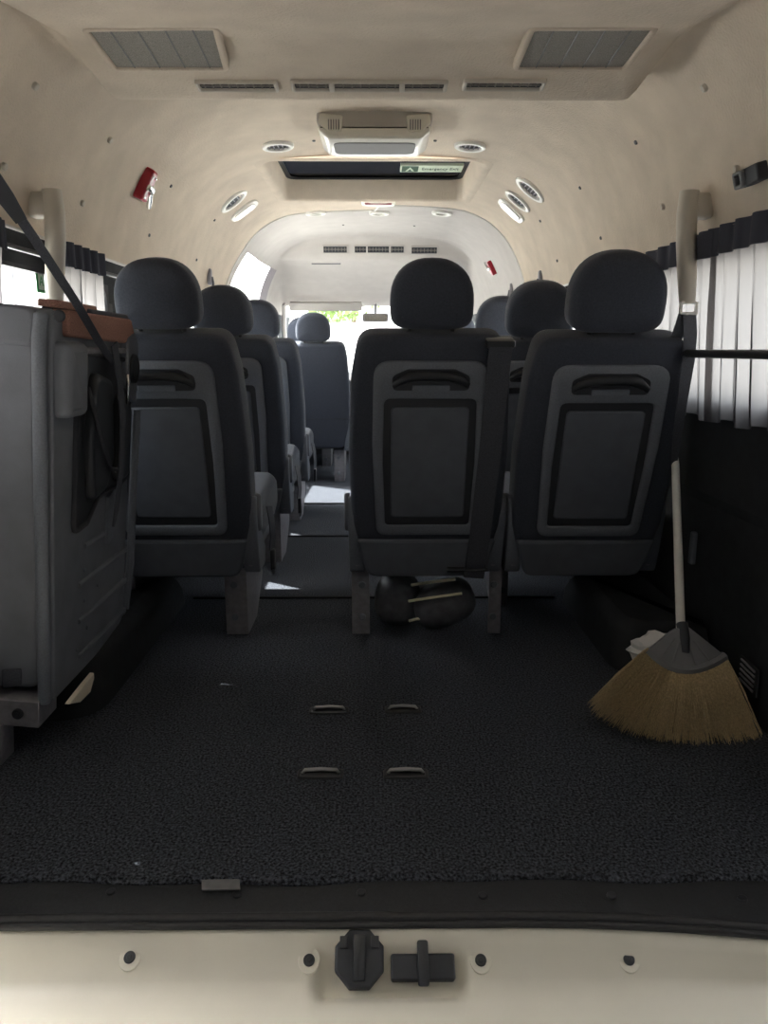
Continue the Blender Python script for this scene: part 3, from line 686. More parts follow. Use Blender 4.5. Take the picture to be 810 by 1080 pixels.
# right belt : two plies down behind the seat
bm = B()
a = at(722, 332, Y=1.85); strap(bm, [a, at(716, 350, Y=1.86), at(707, 372, Y=1.90), at(702, 395, Y=1.97)], 0.030, (1, 0, 0))
strap(bm, [at(727, 332, Y=1.85), at(728, 352, Y=1.85), at(726, 380, Y=1.84), at(720, 420, Y=1.85), at(714, 462, Y=1.88), at(711, 490, Y=1.91)], [0.036, 0.036, 0.034, 0.028, 0.024, 0.015], (1, 0.2, 0))
tag(obj('seat_belt', bm, M['belt']), 'dark seat belt hanging from the right beige sleeve beside the curtains', 'seat belt')
# left belt : slanting from the upper left to the folded seat
lb = thing('seat_belt', 'dark seat belt slanting down from the upper left to the folded seat', 'seat belt', (-0.70, 1.6, 1.0))
k0 = lb.location
bm = B(); pts = [at(-14, 178, Y=1.2), at(10, 214, Y=1.24), at(35, 250, Y=1.30), at(60, 288, Y=1.38), at(82, 322, Y=1.46), at(103, 358, Y=1.57), at(123, 388, Y=1.70)]
strap(bm, [p-k0 for p in pts], [0.016, 0.016, 0.016, 0.016, 0.016, 0.016, 0.013], (1, 0.3, 0.5), 0.003); obj('webbing', bm, M['belt'], lb)
bm = B(); a, b = at(-10, 184, Y=1.205), at(22, 232, Y=1.262); strap(bm, [a-k0, (a+b)/2-k0, b-k0], [0.025, 0.026, 0.019], (1, 0.3, 0.5), 0.005); obj('belt_adjuster', bm, M['groove'], lb)

# ------------------------------------------------------------------ curtains, bar, window sticker
def curtain(s, y0, y1, label, z0=0.668, z1=1.098, n=None, amp=0.014, gather=1.0):
    bm = B(); n = n or int((y1-y0)*150); n *= 2; rnd = random.Random(int(y0*100)+int(s)); ph = [0.0]
    for i in range(n): ph.append(ph[-1]+0.29*(0.5+1.0*rnd.random()))
    rows = []
    for j in range(9):
        t = j/8; z = z1-(z1-z0)*t; xw = interp([(0.6, 0.838), (0.7, 0.828), (1.03, 0.806), (1.10, 0.796)], z)
        r = []
        for i in range(n+1):
            y = y0+(y1-y0)*i/n
            am = amp*(0.45+0.55*min(1, t*2.5))*(1+0.3*math.sin(i*0.13))
            am *= 0.75+0.35*math.sin(ph[i]*0.37+2)
            r.append(V((s*(xw-0.016+am*math.sin(ph[i]+0.25*t)), y+0.0082*math.sin(2*ph[i]+0.4*t)*min(1, 0.35+t)+0.004*math.sin(i*0.05+t*2), z-(0.006*math.sin(ph[i]*0.5) if j == 8 else 0))))
        rows.append(r)
    grid(bm, rows)
    c = tag(obj('curtain', bm, M['curtain'], sharp=180), label, 'curtain', 'grey pleated window curtains')
    bm = B(); rows = []  # strip painted dark where no window light comes through the pleats
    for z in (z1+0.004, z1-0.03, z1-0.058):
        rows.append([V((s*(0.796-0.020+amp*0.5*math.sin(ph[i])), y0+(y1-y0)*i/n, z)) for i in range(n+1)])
    grid(bm, rows); obj('unlit_band', bm, M['curtain_unlit'], c, sharp=180)
curtain(1, 1.0, 1.785, 'grey pleated curtain nearest the open rear door on the right window')
curtain(1, 1.77, 2.44, 'grey pleated curtain behind the beige sleeve on the right window', n=80)
curtain(-1, 1.0, 1.68, 'grey pleated curtain at the left edge behind the slanting belt', n=90)
curtain(-1, 1.90, 2.24, 'grey pleated curtain between the left beige sleeve and the first left headrest', n=60)
bm = B(); tube(bm, [(0.768, y, 0.823) for y in (0.98, 1.3, 1.7, 2.1, 2.45)], 0.010, 10)
tag(obj('window_bar', bm, M['black']), 'black horizontal guard bar across the right window curtains', 'bar')
bm = B(); tube(bm, [(-0.795, y, 1.055) for y in (1.0, 1.5, 2.0, 2.42)], 0.006, 8)
tag(obj('curtain_rail', bm, M['black']), 'black curtain rail along the top of the left rear window', 'curtain rail')
st = thing('window_sticker', 'small green sticker on the left window pane above the folded seat', 'sticker', tuple(at(42, 296, X=-0.845)))
SF = frame((0, 0, 0), (0, 1, 0), (0, 0, 1), (1, 0, 0))
bm = B(); slab(bm, rrect(-0.022, 0.024, -0.03, 0.032, 0.003), SF, 0, 0.0015); obj('sticker_face', bm, M['signgreen'], st)
bm = B(); slab(bm, rrect(-0.012, 0.018, -0.022, 0.018, 0.002), SF, 0.001, 0.002); obj('sticker_panel', bm, M['signpale'], st)
textmesh('sticker_letter', 'A', 0.034, frame((0.0025, 0.003, -0.002), (0, 1, 0), (0, 0, 1), (1, 0, 0)), M['signgreen'], st)

# ------------------------------------------------------------------ broom leaning at the right
p0 = at(712, 780, Z=0.004); p1 = at(712, 478, Y=1.93)
ax = (p1-p0).normalized()
nrm = V((0, -1, 0)) - ax*V((0, -1, 0)).dot(ax); nrm.normalize(); sd = ax.cross(nrm)   # plane normal towards the viewer / up
if sd.x < 0: sd = -sd
broom = thing('broom', 'straw fan broom with white handle leaning by the right wall', 'broom', tuple(p0))
def onb(px_, py_):
    d = ray(px_, py_); t = (p0-CAM).dot(nrm)/d.dot(nrm); q = CAM+d*t-p0
    return (q.dot(sd), q.dot(ax))
BFm = frame((0, 0, 0), sd, ax, nrm)
h0 = onb(718, 656); h1 = onb(712, 480); hh = onb(719, 690)
bm = B(); tube(bm, [BFm @ V((h0[0]+(h1[0]-h0[0])*t, h0[1]-0.02+(h1[1]-h0[1]+0.02)*t, 0.0)) for t in (0, 0.3, 0.6, 0.94, 0.985, 1.0)], [0.0105, 0.0105, 0.0102, 0.010, 0.008, 0.003], 12); obj('handle', bm, M['pole'], broom)
# cap : a quarter-fan of grey plastic with a ferrule and ribs
arcL, arcR, arcM, apx = onb(681, 687), onb(762, 693), onb(718, 708), onb(718, 664)
arc = []
for k in range(13):
    t = k/12; arc.append(((1-t)**2*arcL[0]+2*t*(1-t)*(2*arcM[0]-(arcL[0]+arcR[0])/2)+t*t*arcR[0], (1-t)**2*arcL[1]+2*t*(1-t)*(2*arcM[1]-(arcL[1]+arcR[1])/2)+t*t*arcR[1]))
tp1, tp2 = onb(724, 663), onb(709, 664)
bm = B(); slab(bm, arc+[tp1, tp2], BFm, -0.016, 0.014, 0.003, 0.004, 2); cap = obj('cap', bm, M['broomcap'], broom)
bm = B(); tube(bm, [BFm @ V((*onb(718, 659), 0.006)), BFm @ V((*onb(719, 675), 0.012)), BFm @ V((*onb(720, 690), 0.010))], [0.0135, 0.0125, 0.010], 12); obj('ferrule', bm, M['groove'], cap)
bm = B(); tube(bm, [BFm @ V((a, b, 0.007)) for a, b in arc], 0.0115, 8); obj('cap_rim', bm, M['broomcap'], cap)
for k in (2, 4, 8, 10):
    bm = B(); tube(bm, [BFm @ V((apx[0]+(arc[k][0]-apx[0])*t, apx[1]+(arc[k][1]-apx[1])*t, 0.0135)) for t in (0.35, 0.97)], 0.003, 6); obj('cap_rib', bm, M['broomcap'], cap)
# bristles
tipx = [onb(623, 740), onb(634, 756), onb(660, 770), onb(695, 782), onb(730, 788), onb(765, 789), onb(790, 786), onb(797, 778)]
def along(poly, t):
    f = t*(len(poly)-1); i = min(int(f), len(poly)-2); f -= i
    return (poly[i][0]+(poly[i+1][0]-poly[i][0])*f, poly[i][1]+(poly[i+1][1]-poly[i][1])*f)
bm = B(); rnd = random.Random(3)
for layer in range(6):
    dz = -0.016+0.0062*layer
    for k in range(210):
        t = min(max((k+rnd.uniform(-0.6, 0.6))/209, 0), 1); tt = min(max(t+rnd.gauss(0, 0.012), 0), 1)
        a = along(arc, t); b = along(tipx, tt); ln = rnd.uniform(0.93, 1.02)
        b = (a[0]+(b[0]-a[0])*ln, a[1]+(b[1]-a[1])*ln)
        dzt = dz*1.5+rnd.uniform(-0.008, 0.008)
        bend = rnd.gauss(0, 0.003)
        A = V((a[0], a[1]+0.006, dz*0.7)); C_ = V((b[0], b[1], dzt)); mid = (A+C_)/2+V((bend, 0, 0.004*(layer-2)/3))
        pr = None
        for q, r in ((A, 0.0011), (mid, 0.0010), (C_, 0.0005)):
            cur = [bm.verts.new(BFm @ (q+V((r*math.cos(w), 0, r*math.sin(w))))) for w in (PI/2, PI*7/6, PI*11/6)]
            if pr:
                for e in range(3): bm.faces.new((pr[e], pr[(e+1) % 3], cur[(e+1) % 3], cur[e]))
            pr = cur
obj('bristles', bm, M['bristle'], broom, smooth=False)['kind'] = 'stuff'
# crumpled bag behind
bm = B(); bmesh.ops.create_icosphere(bm, subdivisions=3, radius=1.0); q = at(689, 683, Y=1.66)
for v in bm.verts:
    w = 0.12*math.sin(v.co.x*7+v.co.y*4)+0.10*math.sin(v.co.z*9+v.co.x*5)
    v.co = V((v.co.x*0.055*(1+w), v.co.y*0.035*(1+w), v.co.z*0.036*(1+w)+0.010*v.co.x))+V((q.x, q.y, q.z))
tag(obj('plastic_bag', bm, M['bag'], sharp=25), 'crumpled whitish plastic bag half hidden behind the broom cap', 'plastic bag')

# right wall details : slotted vent and small pull
wv = thing('wall_vent', 'dark slotted vent low on the right wall trim', 'vent', tuple(at(790, 713, X=0.868)))
WF = frame((0, 0, 0), (0, 1, 0), (0, 0, 1), (-1, 0, 0))
bm = B(); slab(bm, rrect(-0.045, 0.045, -0.035, 0.035, 0.008), WF, 0, 0.004, 0, 0.002); obj('vent_plate', bm, M['wall'], wv)
for k in range(5):
    bm = B(); tube(bm, [WF @ V((-0.032, -0.024+0.012*k, 0.005)), WF @ V((0.032, -0.020+0.012*k, 0.005))], 0.0028, 6); obj('slat', bm, M['darkgrey'], wv)
p = at(732, 578, X=0.866)
bm = B(); slab(bm, rrect(-0.012, 0.012, -0.045, 0.045, 0.008), frame(p, (0, 1, 0), (0, 0, 1), (-1, 0, 0)), -0.002, 0.010, 0, 0.005)
tag(obj('wall_catch', bm, M['pocket']), 'upright dark plastic catch on the right wall above the broom', 'catch')

# ------------------------------------------------------------------ ceiling fittings
def lnf(px_, py_, upv=V((0, 1, 0))):
    p, n = hit(px_, py_); return p, n, nframe((0, 0, 0), n, upv)
def ring_vent(px_, py_, a, b, label, rim='white', up=V((0, 1, 0)), name='ceiling_vent', cat='vent', group='round ceiling air vents', fins=5):
    p, n, fr = lnf(px_, py_, up)
    t = thing(name, label, cat, tuple(p), group)
    bm = B(); ring(bm, ellipse(a, b, 32), ellipse(a*0.70, b*0.70, 32), fr, -0.004, 0.012, 0.004); obj('rim', bm, M[rim], t)
    bm = B(); slab(bm, ellipse(a*0.75, b*0.75, 28), fr, -0.003, 0.002); ins = obj('insert', bm, M['groove'], t)
    for k in range(fins):
        u = (-0.55+1.1*k/(fins-1))*a if fins > 1 else 0; hgt = b*0.68*math.sqrt(max(0, 1-(u/(a*0.72))**2))
        bm = B(); box(bm, (u, 0, 0.004), (0.0035, hgt*1.9, 0.005), fr); obj('fin', bm, M['darkgrey'], t)
    return t
ring_vent(293, 153, 0.058, 0.058, 'round air vent on the ceiling left of the big dome lamp')
ring_vent(496, 153, 0.058, 0.058, 'round air vent on the ceiling right of the big dome lamp')
ring_vent(246, 211, 0.072, 0.066, 'oval air vent high on the left ceiling curve beside a small lamp')
ring_vent(560, 199, 0.072, 0.068, 'air vent on the right ceiling curve, nearer of two', fins=6)
ring_vent(547, 211, 0.068, 0.060, 'air vent on the right ceiling curve, next to the small lamp', fins=5)
def small_lamp(px_, py_, a, b, label):
    p, n, fr = lnf(px_, py_)
    t = thing('reading_lamp', label, 'lamp', tuple(p), 'small reading lamps on the ceiling curve')
    bm = B(); slab(bm, rrect(-a, a, -b, b, min(a, b)*0.7), fr, -0.003, 0.012, 0, 0.006); obj('housing', bm, M['white'], t)
    bm = B(); slab(bm, rrect(-a*0.75, a*0.75, -b*0.75, b*0.75, min(a, b)*0.5), fr, 0.010, 0.016, 0, 0.004); obj('lens', bm, M['lens'], t)
small_lamp(257, 221, 0.075, 0.060, 'small white reading lamp on the left ceiling curve')
small_lamp(540, 221, 0.075, 0.060, 'small white reading lamp on the right ceiling curve')
for px_, lab in ((333, 'left'), (400, 'middle'), (466, 'right')):
    p, n, fr = lnf(px_, 224)
    t = thing('cab_downlight', 'small white oval downlight beyond the ceiling seam, %s of three' % lab, 'lamp', tuple(p), 'three downlights beyond the ceiling seam')
    bm = B(); ring(bm, ellipse(0.055, 0.055, 28), ellipse(0.034, 0.034, 28), fr, -0.003, 0.012, 0.004); obj('rim', bm, M['white'], t)
    bm = B(); slab(bm, ellipse(0.038, 0.038, 24), fr, -0.002, 0.003); obj('lens', bm, M['lens'], t)
# small oval marker with maroon bar
p, n, fr = lnf(399, 213)
t = thing('ceiling_badge_lamp', 'white oval lamp with a maroon bar between hatch and seam', 'lamp', tuple(p))
bm = B(); slab(bm, ellipse(0.088, 0.055, 32), fr, -0.003, 0.016, 0, 0.010); obj('housing', bm, M['white'], t)
bm = B(); slab(bm, ellipse(0.070, 0.020, 28, 0, -0.028), fr, 0.010, 0.019, 0, 0.006); obj('bar', bm, M['maroon'], t)

# big dome lamp
pa = V((at(395, 128, Y=2.56).x, 2.66, 1.572))
dl = thing('dome_lamp', 'large rounded white dome lamp hanging from the rear ceiling', 'lamp', tuple(pa))
DF = frame((0, 0, 0), (1, 0, 0), (0, 0, 1), (0, -1, 0))       # local x across, y up, z towards the rear
bm = B(); slab(bm, rpoly([(-0.182, 0.06), (0.182, 0.06), (0.187, -0.034), (0.150, -0.072), (-0.150, -0.072), (-0.187, -0.034)], [0.02, 0.02, 0.04, 0.05, 0.05, 0.04], 6), DF, -0.14, 0.10, 0.02, 0.022, 5); obj('housing', bm, M['lamphousing'], dl, sharp=60)
bm = B(); slab(bm, rpoly([(-0.180, -0.040), (0.180, -0.040), (0.180, -0.056), (0.150, -0.081), (-0.150, -0.081), (-0.180, -0.056)], [0.006, 0.006, 0.02, 0.04, 0.04, 0.02], 6), DF, -0.13, 0.101, 0.010, 0.010, 5); obj('diffuser', bm, M['lens'], dl, sharp=60)
bm = B(); slab(bm, rrect(-0.135, 0.135, -0.088, 0.055, 0.03), frame((0, 0, -0.0805), (1, 0, 0), (0, -1, 0), (0, 0, -1)), -0.003, 0.003, 0, 0.002); obj('lens_panel', bm, M['smoked'], dl)
for s in (-1, 1):
    bm = B(); slab(bm, rpoly([(s*0.105, -0.062), (s*0.15, -0.062), (s*0.180, -0.035), (s*0.174, -0.006), (s*0.098, -0.012)], 0.010, 4), DF, 0.06, 0.1035, 0, 0.004); e = obj('end_lens', bm, M['lens'], dl)
    bm = B()
    for k in range(5): box(bm, (s*0.130+0.008*(k-2), -0.040, 0.1035), (0.003, 0.030, 0.004), DF, bev=0.0008)
    obj('louvre', bm, M['grey'], e)
# two small screws beside it
# speaker grilles on the rear band
def band_item(cx, cy): return lnf(cx, cy)
def ceiling_grille(pxs, label):
    pts = [hit(*q)[0] for q in pxs]; c = sum(pts, V())/len(pts); n = hit(sum(q[0] for q in pxs)/4, sum(q[1] for q in pxs)/4)[1]
    fr = nframe((0, 0, 0), n); inv = fr.inverted().to_3x3()
    loc = [inv @ (q-c) for q in pts]; out = rpoly([(q.x, q.y) for q in loc], 0.018, 5)
    t = thing('ceiling_grille', label, 'grille', tuple(c), 'return air grilles above the rear door')
    bm = B(); ring(bm, out, inset(out, 0.012), fr, -0.006, 0.010, 0.003); obj('frame', bm, M['liner'], t)
    bm = B(); slab(bm, inset(out, 0.010), fr, -0.002, 0.005); obj('mesh', bm, M['meshgrille'], t)
    xs = [q.x for q in loc]; ys = [q.y for q in loc]
    for k in range(1, 5):
        u = min(xs)+(max(xs)-min(xs))*k/5; bm = B(); box(bm, (u, 0, 0.0055), (0.002, (max(ys)-min(ys))*0.86, 0.002), fr); obj('divider', bm, M['grey'], t)
ceiling_grille([(84, 30), (230, 29), (242, 66), (119, 66)], 'grey rectangular air grille above the rear door, left one')
ceiling_grille([(559, 29), (697, 29), (661, 66), (540, 66)], 'grey rectangular air grille above the rear door, right one')
def slot_vent(x0, x1, cy, h, label, parts=1, group='slot vents along the rear ceiling lip', frame_m='beige', louvres=10):
    a, b = hit(x0, cy)[0], hit(x1, cy)[0]; c, n = hit((x0+x1)/2, cy)
    w = (b-a).length; fr = nframe((0, 0, 0), n)
    t = thing('slot_vent', label, 'vent', tuple(c), group)
    bm = B(); ring(bm, rrect(-w/2, w/2, -h/2, h/2, 0.006, 4), rrect(-w/2+0.008, w/2-0.008, -h/2+0.007, h/2-0.007, 0.004, 4), fr, -0.006, 0.008, 0.003); obj('frame', bm, M[frame_m], t)
    bm = B(); slab(bm, rrect(-w/2+0.006, w/2-0.006, -h/2+0.005, h/2-0.005, 0.004, 4), fr, -0.004, 0.001); obj('insert', bm, M['groove'], t)
    bm = B()
    for k in range(1, louvres): box(bm, (-w/2+w*k/louvres, 0, 0.002), (0.0025, h*0.5, 0.004), fr)
    box(bm, (0, 0, 0.003), (w*0.94, 0.003, 0.003), fr)
    obj('louvre', bm, M['meshgrille'], t)
    for k in range(1, parts):
        u = -w/2+w*(0.29 if k == 1 else 0.74); bm = B(); box(bm, (u, 0, 0.003), (0.012, h*0.9, 0.010), fr, bev=0.002); obj('divider', bm, M[frame_m], t)
slot_vent(207, 293, 89, 0.046, 'slot air vent on the rear ceiling lip, left of three')
slot_vent(307, 472, 89, 0.046, 'long slot air vent on the rear ceiling lip above the dome lamp', 3, louvres=18)
slot_vent(488, 575, 88, 0.046, 'slot air vent on the rear ceiling lip, right of three')
slot_vent(340, 367, 263, 0.055, 'small slot vent on the cab overhead console, left of three', group='slot vents on the cab overhead console', frame_m='cabliner', louvres=8)
slot_vent(373, 427, 263, 0.055, 'long control vent on the cab overhead console, middle of three', 3, group='slot vents on the cab overhead console', frame_m='cabliner', louvres=16)
slot_vent(433, 462, 264, 0.055, 'small slot vent on the cab overhead console, right of three', group='slot vents on the cab overhead console', frame_m='cabliner', louvres=8)
p, n, fr = lnf(344, 278)
bm = B(); box(bm, p, (0.20, 0.012, 0.010), bev=0.003); tag(obj('ticket_slot', bm, M['grey']), 'thin grey slot on the ceiling below the left console vent', 'slot')

# roof hatch : a recess with a dark pane and the exit sticker
rh = thing('roof_hatch', 'recessed roof hatch with dark glass above the aisle', 'roof hatch', (0, 3.5, 1.55))
Lh = rh.location
bm = B(); outer = [(-0.455, 3.1), (0.455, 3.1), (0.455, 3.9), (-0.455, 3.9)]
def rr(x0, x1, y0, y1, r): return rrect(x0, x1, y0, y1, r, 6)
rA = rr(-0.475, 0.475, 3.08, 3.92, 0.06); rB = rr(-0.452, 0.452, 3.103, 3.897, 0.06); rC = rr(-0.43, 0.43, 3.125, 3.885, 0.06); rD = rr(-0.425, 0.425, 3.13, 3.88, 0.06)
def ceilz(x): return interp(sorted([(x_, z_) for x_, z_ in PROF]), abs(x))
lv = [[bm.verts.new(V((x, y, ceilz(x)+0.002))-Lh) for x, y in rA], [bm.verts.new(V((x, y, ceilz(x)-0.006))-Lh) for x, y in rB], [bm.verts.new(V((x, y, ceilz(x)+0.004))-Lh) for x, y in rC], [bm.verts.new(V((x, y, 1.655))-Lh) for x, y in rD]]
for a, b in zip(lv, lv[1:]):
    for k in range(len(a)): bm.faces.new((a[k], a[(k+1) % len(a)], b[(k+1) % len(a)], b[k]))
obj('hatch_liner', bm, M['liner'], rh, sharp=60)
bm = B(); slab(bm, rr(-0.44, 0.44, 3.11, 3.90, 0.05), frame((0, 0, 1.655)-Lh if False else V((0, 0, 1.655))-Lh, (1, 0, 0), (0, 1, 0), (0, 0, 1)), 0, 0.006); pane = obj('hatch_pane', bm, M['darkglass'], rh)
bm = B(); ring(bm, rr(-0.44, 0.44, 3.11, 3.90, 0.05), rr(-0.405, 0.405, 3.15, 3.865, 0.05), frame(V((0, 0, 1.653))-Lh, (1, 0, 0), (0, 1, 0), (0, 0, -1)), -0.002, 0.006, 0.002); obj('hatch_gasket', bm, M['rubber'], rh)
ps = at(455, 178.5, Z=1.640)
sf = frame(V((ps.x, ps.y, 1.642))-Lh, (1, 0, 0), (0, -1, 0), (0, 0, -1))
bm = B(); slab(bm, rrect(-0.142, 0.142, -0.062, 0.062, 0.004), sf, -0.011, 0.001); sk = obj('exit_sticker', bm, M['signpale'], rh); 
bm = B(); slab(bm, rrect(-0.135, -0.060, -0.052, 0.052, 0.004), sf, 0.0008, 0.002); obj('exit_icon', bm, M['ink'], sk)
bm = B(); slab(bm, [(-0.118, -0.036), (-0.098, 0.036), (-0.078, -0.036), (-0.088, -0.036), (-0.098, 0.0), (-0.108, -0.036)], sf, 0.0018, 0.0026); obj('exit_mark', bm, M['signpale'], sk)
textmesh('exit_text', 'Emergency Exit', 0.034, sf @ Matrix.Translation((0.040, 0, 0.0016)) @ Matrix.Diagonal((0.80, 1.9, 1, 1)), M['ink'], sk)

# headliner clips
for px_, py_, m in ((36, 90, 'beige'), (115, 147, 'beige'), (180, 196, 'grey'), (86, 214, 'beige'), (3, 175, 'beige'), (157, 248, 'grey'), (226, 232, 'grey'), (207, 274, 'grey'), (744, 92, 'beige'), (671, 150, 'grey'),
                    (612, 198, 'grey'), (700, 218, 'beige'), (778, 178, 'beige'), (634, 251, 'grey'), (570, 233, 'grey'), (588, 275, 'grey'), (331, 148, 'grey'), (459, 148, 'grey'), (362, 237, 'grey'), (437, 238, 'grey')):
    p, n, fr = lnf(px_, py_); fr2 = nframe(p, n)
    bm = B(); big = m == 'beige'
    slab(bm, ellipse(0.0085 if big else 0.006, 0.0085 if big else 0.006, 14), fr2, -0.002, 0.008 if big else 0.005, 0, 0.003)
    obj('trim_clip', bm, M[m], ceiling if p.y < 4.1 else cab_ceiling)
# emergency hammers in red holders
def hammer(px_, py_, label, rot, sc_=1.0):
    p, n, fr = lnf(px_, py_, V((0, 1, 0)))
    t = thing('emergency_hammer', label, 'hammer', tuple(p), 'red emergency hammers')
    fr = fr @ Matrix.Rotation(rot, 4, 'Z')
    k = sc_
    bm = B(); slab(bm, rpoly([(-0.030*k, -0.045*k), (0.026*k, -0.045*k), (0.032*k, 0.0), (0.020*k, 0.055*k), (-0.024*k, 0.055*k)], 0.010*k, 4), fr, -0.004, 0.030*k, 0, 0.008*k, 3); obj('holder', bm, M['red'], t)
    bm = B(); box(bm, (0.0, 0.0, 0.033*k), (0.048*k, 0.020*k, 0.016*k), fr, bev=0.004*k); tube(bm, [fr @ V((0.02*k, -0.01*k, 0.03*k)), fr @ V((0.05*k, -0.03*k, 0.026*k)), fr @ V((0.085*k, -0.05*k, 0.02*k))], [0.008*k, 0.009*k, 0.008*k], 10); obj('hammer_head', bm, M['chrome'], t)
    for q in ((-0.012, 0.035), (0.012, 0.035), (-0.015, -0.033)):
        bm = B(); slab(bm, ellipse(0.004*k, 0.004*k, 10, q[0]*k, q[1]*k), fr, 0.027*k, 0.033*k, 0, 0.002*k); obj('screw', bm, M['chrome'], t)
hammer(149, 194, 'red emergency hammer holder with silver hammer on the left ceiling side', math.radians(90), 1.0)
hammer(520, 281, 'small red emergency hammer holder far ahead on the right wall', math.radians(90), 0.9)
# dark bracket at the right
p, n, fr = lnf(797, 184); fr = fr @ Matrix.Rotation(PI/2, 4, 'Z'); t = thing('belt_bracket', 'dark plastic belt bracket on the right ceiling side near the door', 'bracket', tuple(p))
bm = B(); slab(bm, rrect(-0.05, 0.028, -0.018, 0.018, 0.007), fr, -0.003, 0.022, 0, 0.005); obj('bracket_body', bm, M['groove'], t)
bm = B(); ring(bm, rrect(0.0, 0.04, -0.017, 0.017, 0.006), rrect(0.010, 0.030, -0.009, 0.009, 0.004), fr, 0.010, 0.030, 0.003); obj('bracket_ring', bm, M['grey'], t)
# small dark grips further in
for px_, py_, lab in ((219, 292, 'on the left wall above the second headrest'), (541, 306, 'far ahead on the right wall near the red hammer'), (572, 294, 'on the right wall above the second headrest')):
    p, n, fr = lnf(px_, py_); t = thing('coat_hook', 'small dark upright bracket ' + lab, 'bracket', tuple(p), 'small dark wall brackets')
    s = 1 if p.x > 0 else -1
    bm = B(); box(bm, (-s*0.010, 0, 0.0), (0.020, 0.030, 0.075), bev=0.006); obj('hook_body', bm, M['darkgrey'], t)
    bm = B(); tube(bm, [(-s*0.02, 0, 0.0), (-s*0.026, 0, -0.03), (-s*0.02, 0.0, -0.055), (-s*0.005, 0.0, -0.062)], 0.006, 8); obj('hook_arm', bm, M['grey'], t)

# sun visor and mirror
bm = B(); a, b = at(305, 323, Y=5.80), at(382, 323, Y=5.80)
slab(bm, rrect(a.x, b.x, -0.035, 0.035, 0.02), frame((0, 5.80, a.z), (1, 0, 0), (0, -0.5, 0.86), (0, -0.86, -0.5)), -0.012, 0.012, 0.006, 0.006, 3)
tag(obj('sun_visor', bm, M['cabliner']), 'pale folded sun visor above the windscreen at left', 'sun visor')
mp = at(396, 335, Y=5.86)
mr = thing('rear_view_mirror', 'small dark rear view mirror hanging at the windscreen top', 'mirror', tuple(mp))
bm = B(); slab(bm, rrect(-0.10, 0.10, -0.032, 0.032, 0.02), frame((0, 0, 0), (1, 0, 0), (0, 0, 1), (0, -1, 0)), -0.02, 0.012, 0.01, 0.004, 3); obj('mirror_housing', bm, M['darkgrey'], mr)
bm = B(); slab(bm, rrect(-0.09, 0.09, -0.026, 0.026, 0.016), frame((0, 0, 0), (1, 0, 0), (0, 0, 1), (0, -1, 0)), 0.011, 0.013); obj('mirror_glass', bm, M['chrome'], mr)
bm = B(); tube(bm, [(0, 0, 0.02), (0, 0.02, 0.06), (0, 0.06, 0.10)], 0.010, 8); obj('stalk', bm, M['darkgrey'], mr)

# ------------------------------------------------------------------ outside
bm = B(); r = bmesh.ops.create_grid(bm, x_segments=1, y_segments=1, size=80)
for v in bm.verts: v.co.z = -0.62
g = obj('ground', bm, M['concrete'], smooth=False); struct(g)
bw = thing('boundary_wall', 'white boundary wall beyond the windscreen in front of the trees', 'wall', (0, 26, -0.62))
bm = B(); box(bm, (0, 0, 1.15), (40, 0.2, 2.3)); obj('wall_panel', bm, M['plaster'], bw)
bm = B(); box(bm, (0, 0, 2.34), (40, 0.3, 0.08), bev=0.02); obj('coping', bm, M['plaster'], bw)
def tree(x, y, h, label, seed):
    t = thing('tree', label, 'tree', (x, y, -0.62), 'trees beyond the windscreen'); rn = random.Random(seed)
    bm = B(); tube(bm, [(0, 0, 0), (0.05, 0, h*0.3), (0, 0.05, h*0.6)], [0.16, 0.13, 0.06], 10); obj('trunk', bm, M['bark'], t)
    bm = B()
    cs = [(V((rn.uniform(-1.2, 1.2), rn.uniform(-0.8, 0.8), h*rn.uniform(0.45, 0.85))), rn.uniform(0.7, 1.2)) for k in range(9)]
    for k in range(1600):
        c, rad = rn.choice(cs); d = V((rn.gauss(0, 1), rn.gauss(0, 1), rn.gauss(0, 1))).normalized(); p = c+d*rad*rn.uniform(0.75, 1)
        u = V((rn.gauss(0, 1), rn.gauss(0, 1), rn.gauss(0, 1))).normalized(); w = u.cross(d).normalized(); u = (u+d*0.2).normalized(); s = 0.14
        bm.faces.new([bm.verts.new(p+a) for a in (u*s, w*s*0.5, -u*s, -w*s*0.5)])
    obj('foliage', bm, M['leaf'], t, smooth=False)
for i, x in enumerate((-0.9, 3.9, 8.7)):
    tree(x, 29+0.6*(i % 2), 6.0+0.4*(i % 3), ['leafy green tree seen through the windscreen left of the rear view mirror', 'leafy green tree mostly behind the middle headrest', 'leafy green tree far right beyond the windscreen, hidden by the seats'][i], 20+i)
hb = thing('house', 'white house seen through the tall left front window', 'house', (-13.5, 22, -0.62))
bm = B(); box(bm, (0, 0, 3.0), (5, 22, 6)); obj('house_wall', bm, M['plaster'], hb)
bm = B()
for k in range(5): box(bm, (2.52, -8+4*k, 3.2), (0.08, 0.18, 3.4), bev=0.01)
obj('pilaster', bm, M['plaster'], hb)
for k in range(3):
    bm = B(); box(bm, (2.54, -6+4*k, 3.4), (0.06, 1.2, 1.6), bev=0.02); w = obj('house_window', bm, M['darkgrey'], hb)
bm = B(); box(bm, (0.2, 0, 6.1), (5.8, 22.6, 0.25), bev=0.03); obj('house_roof', bm, M['grey'], hb)

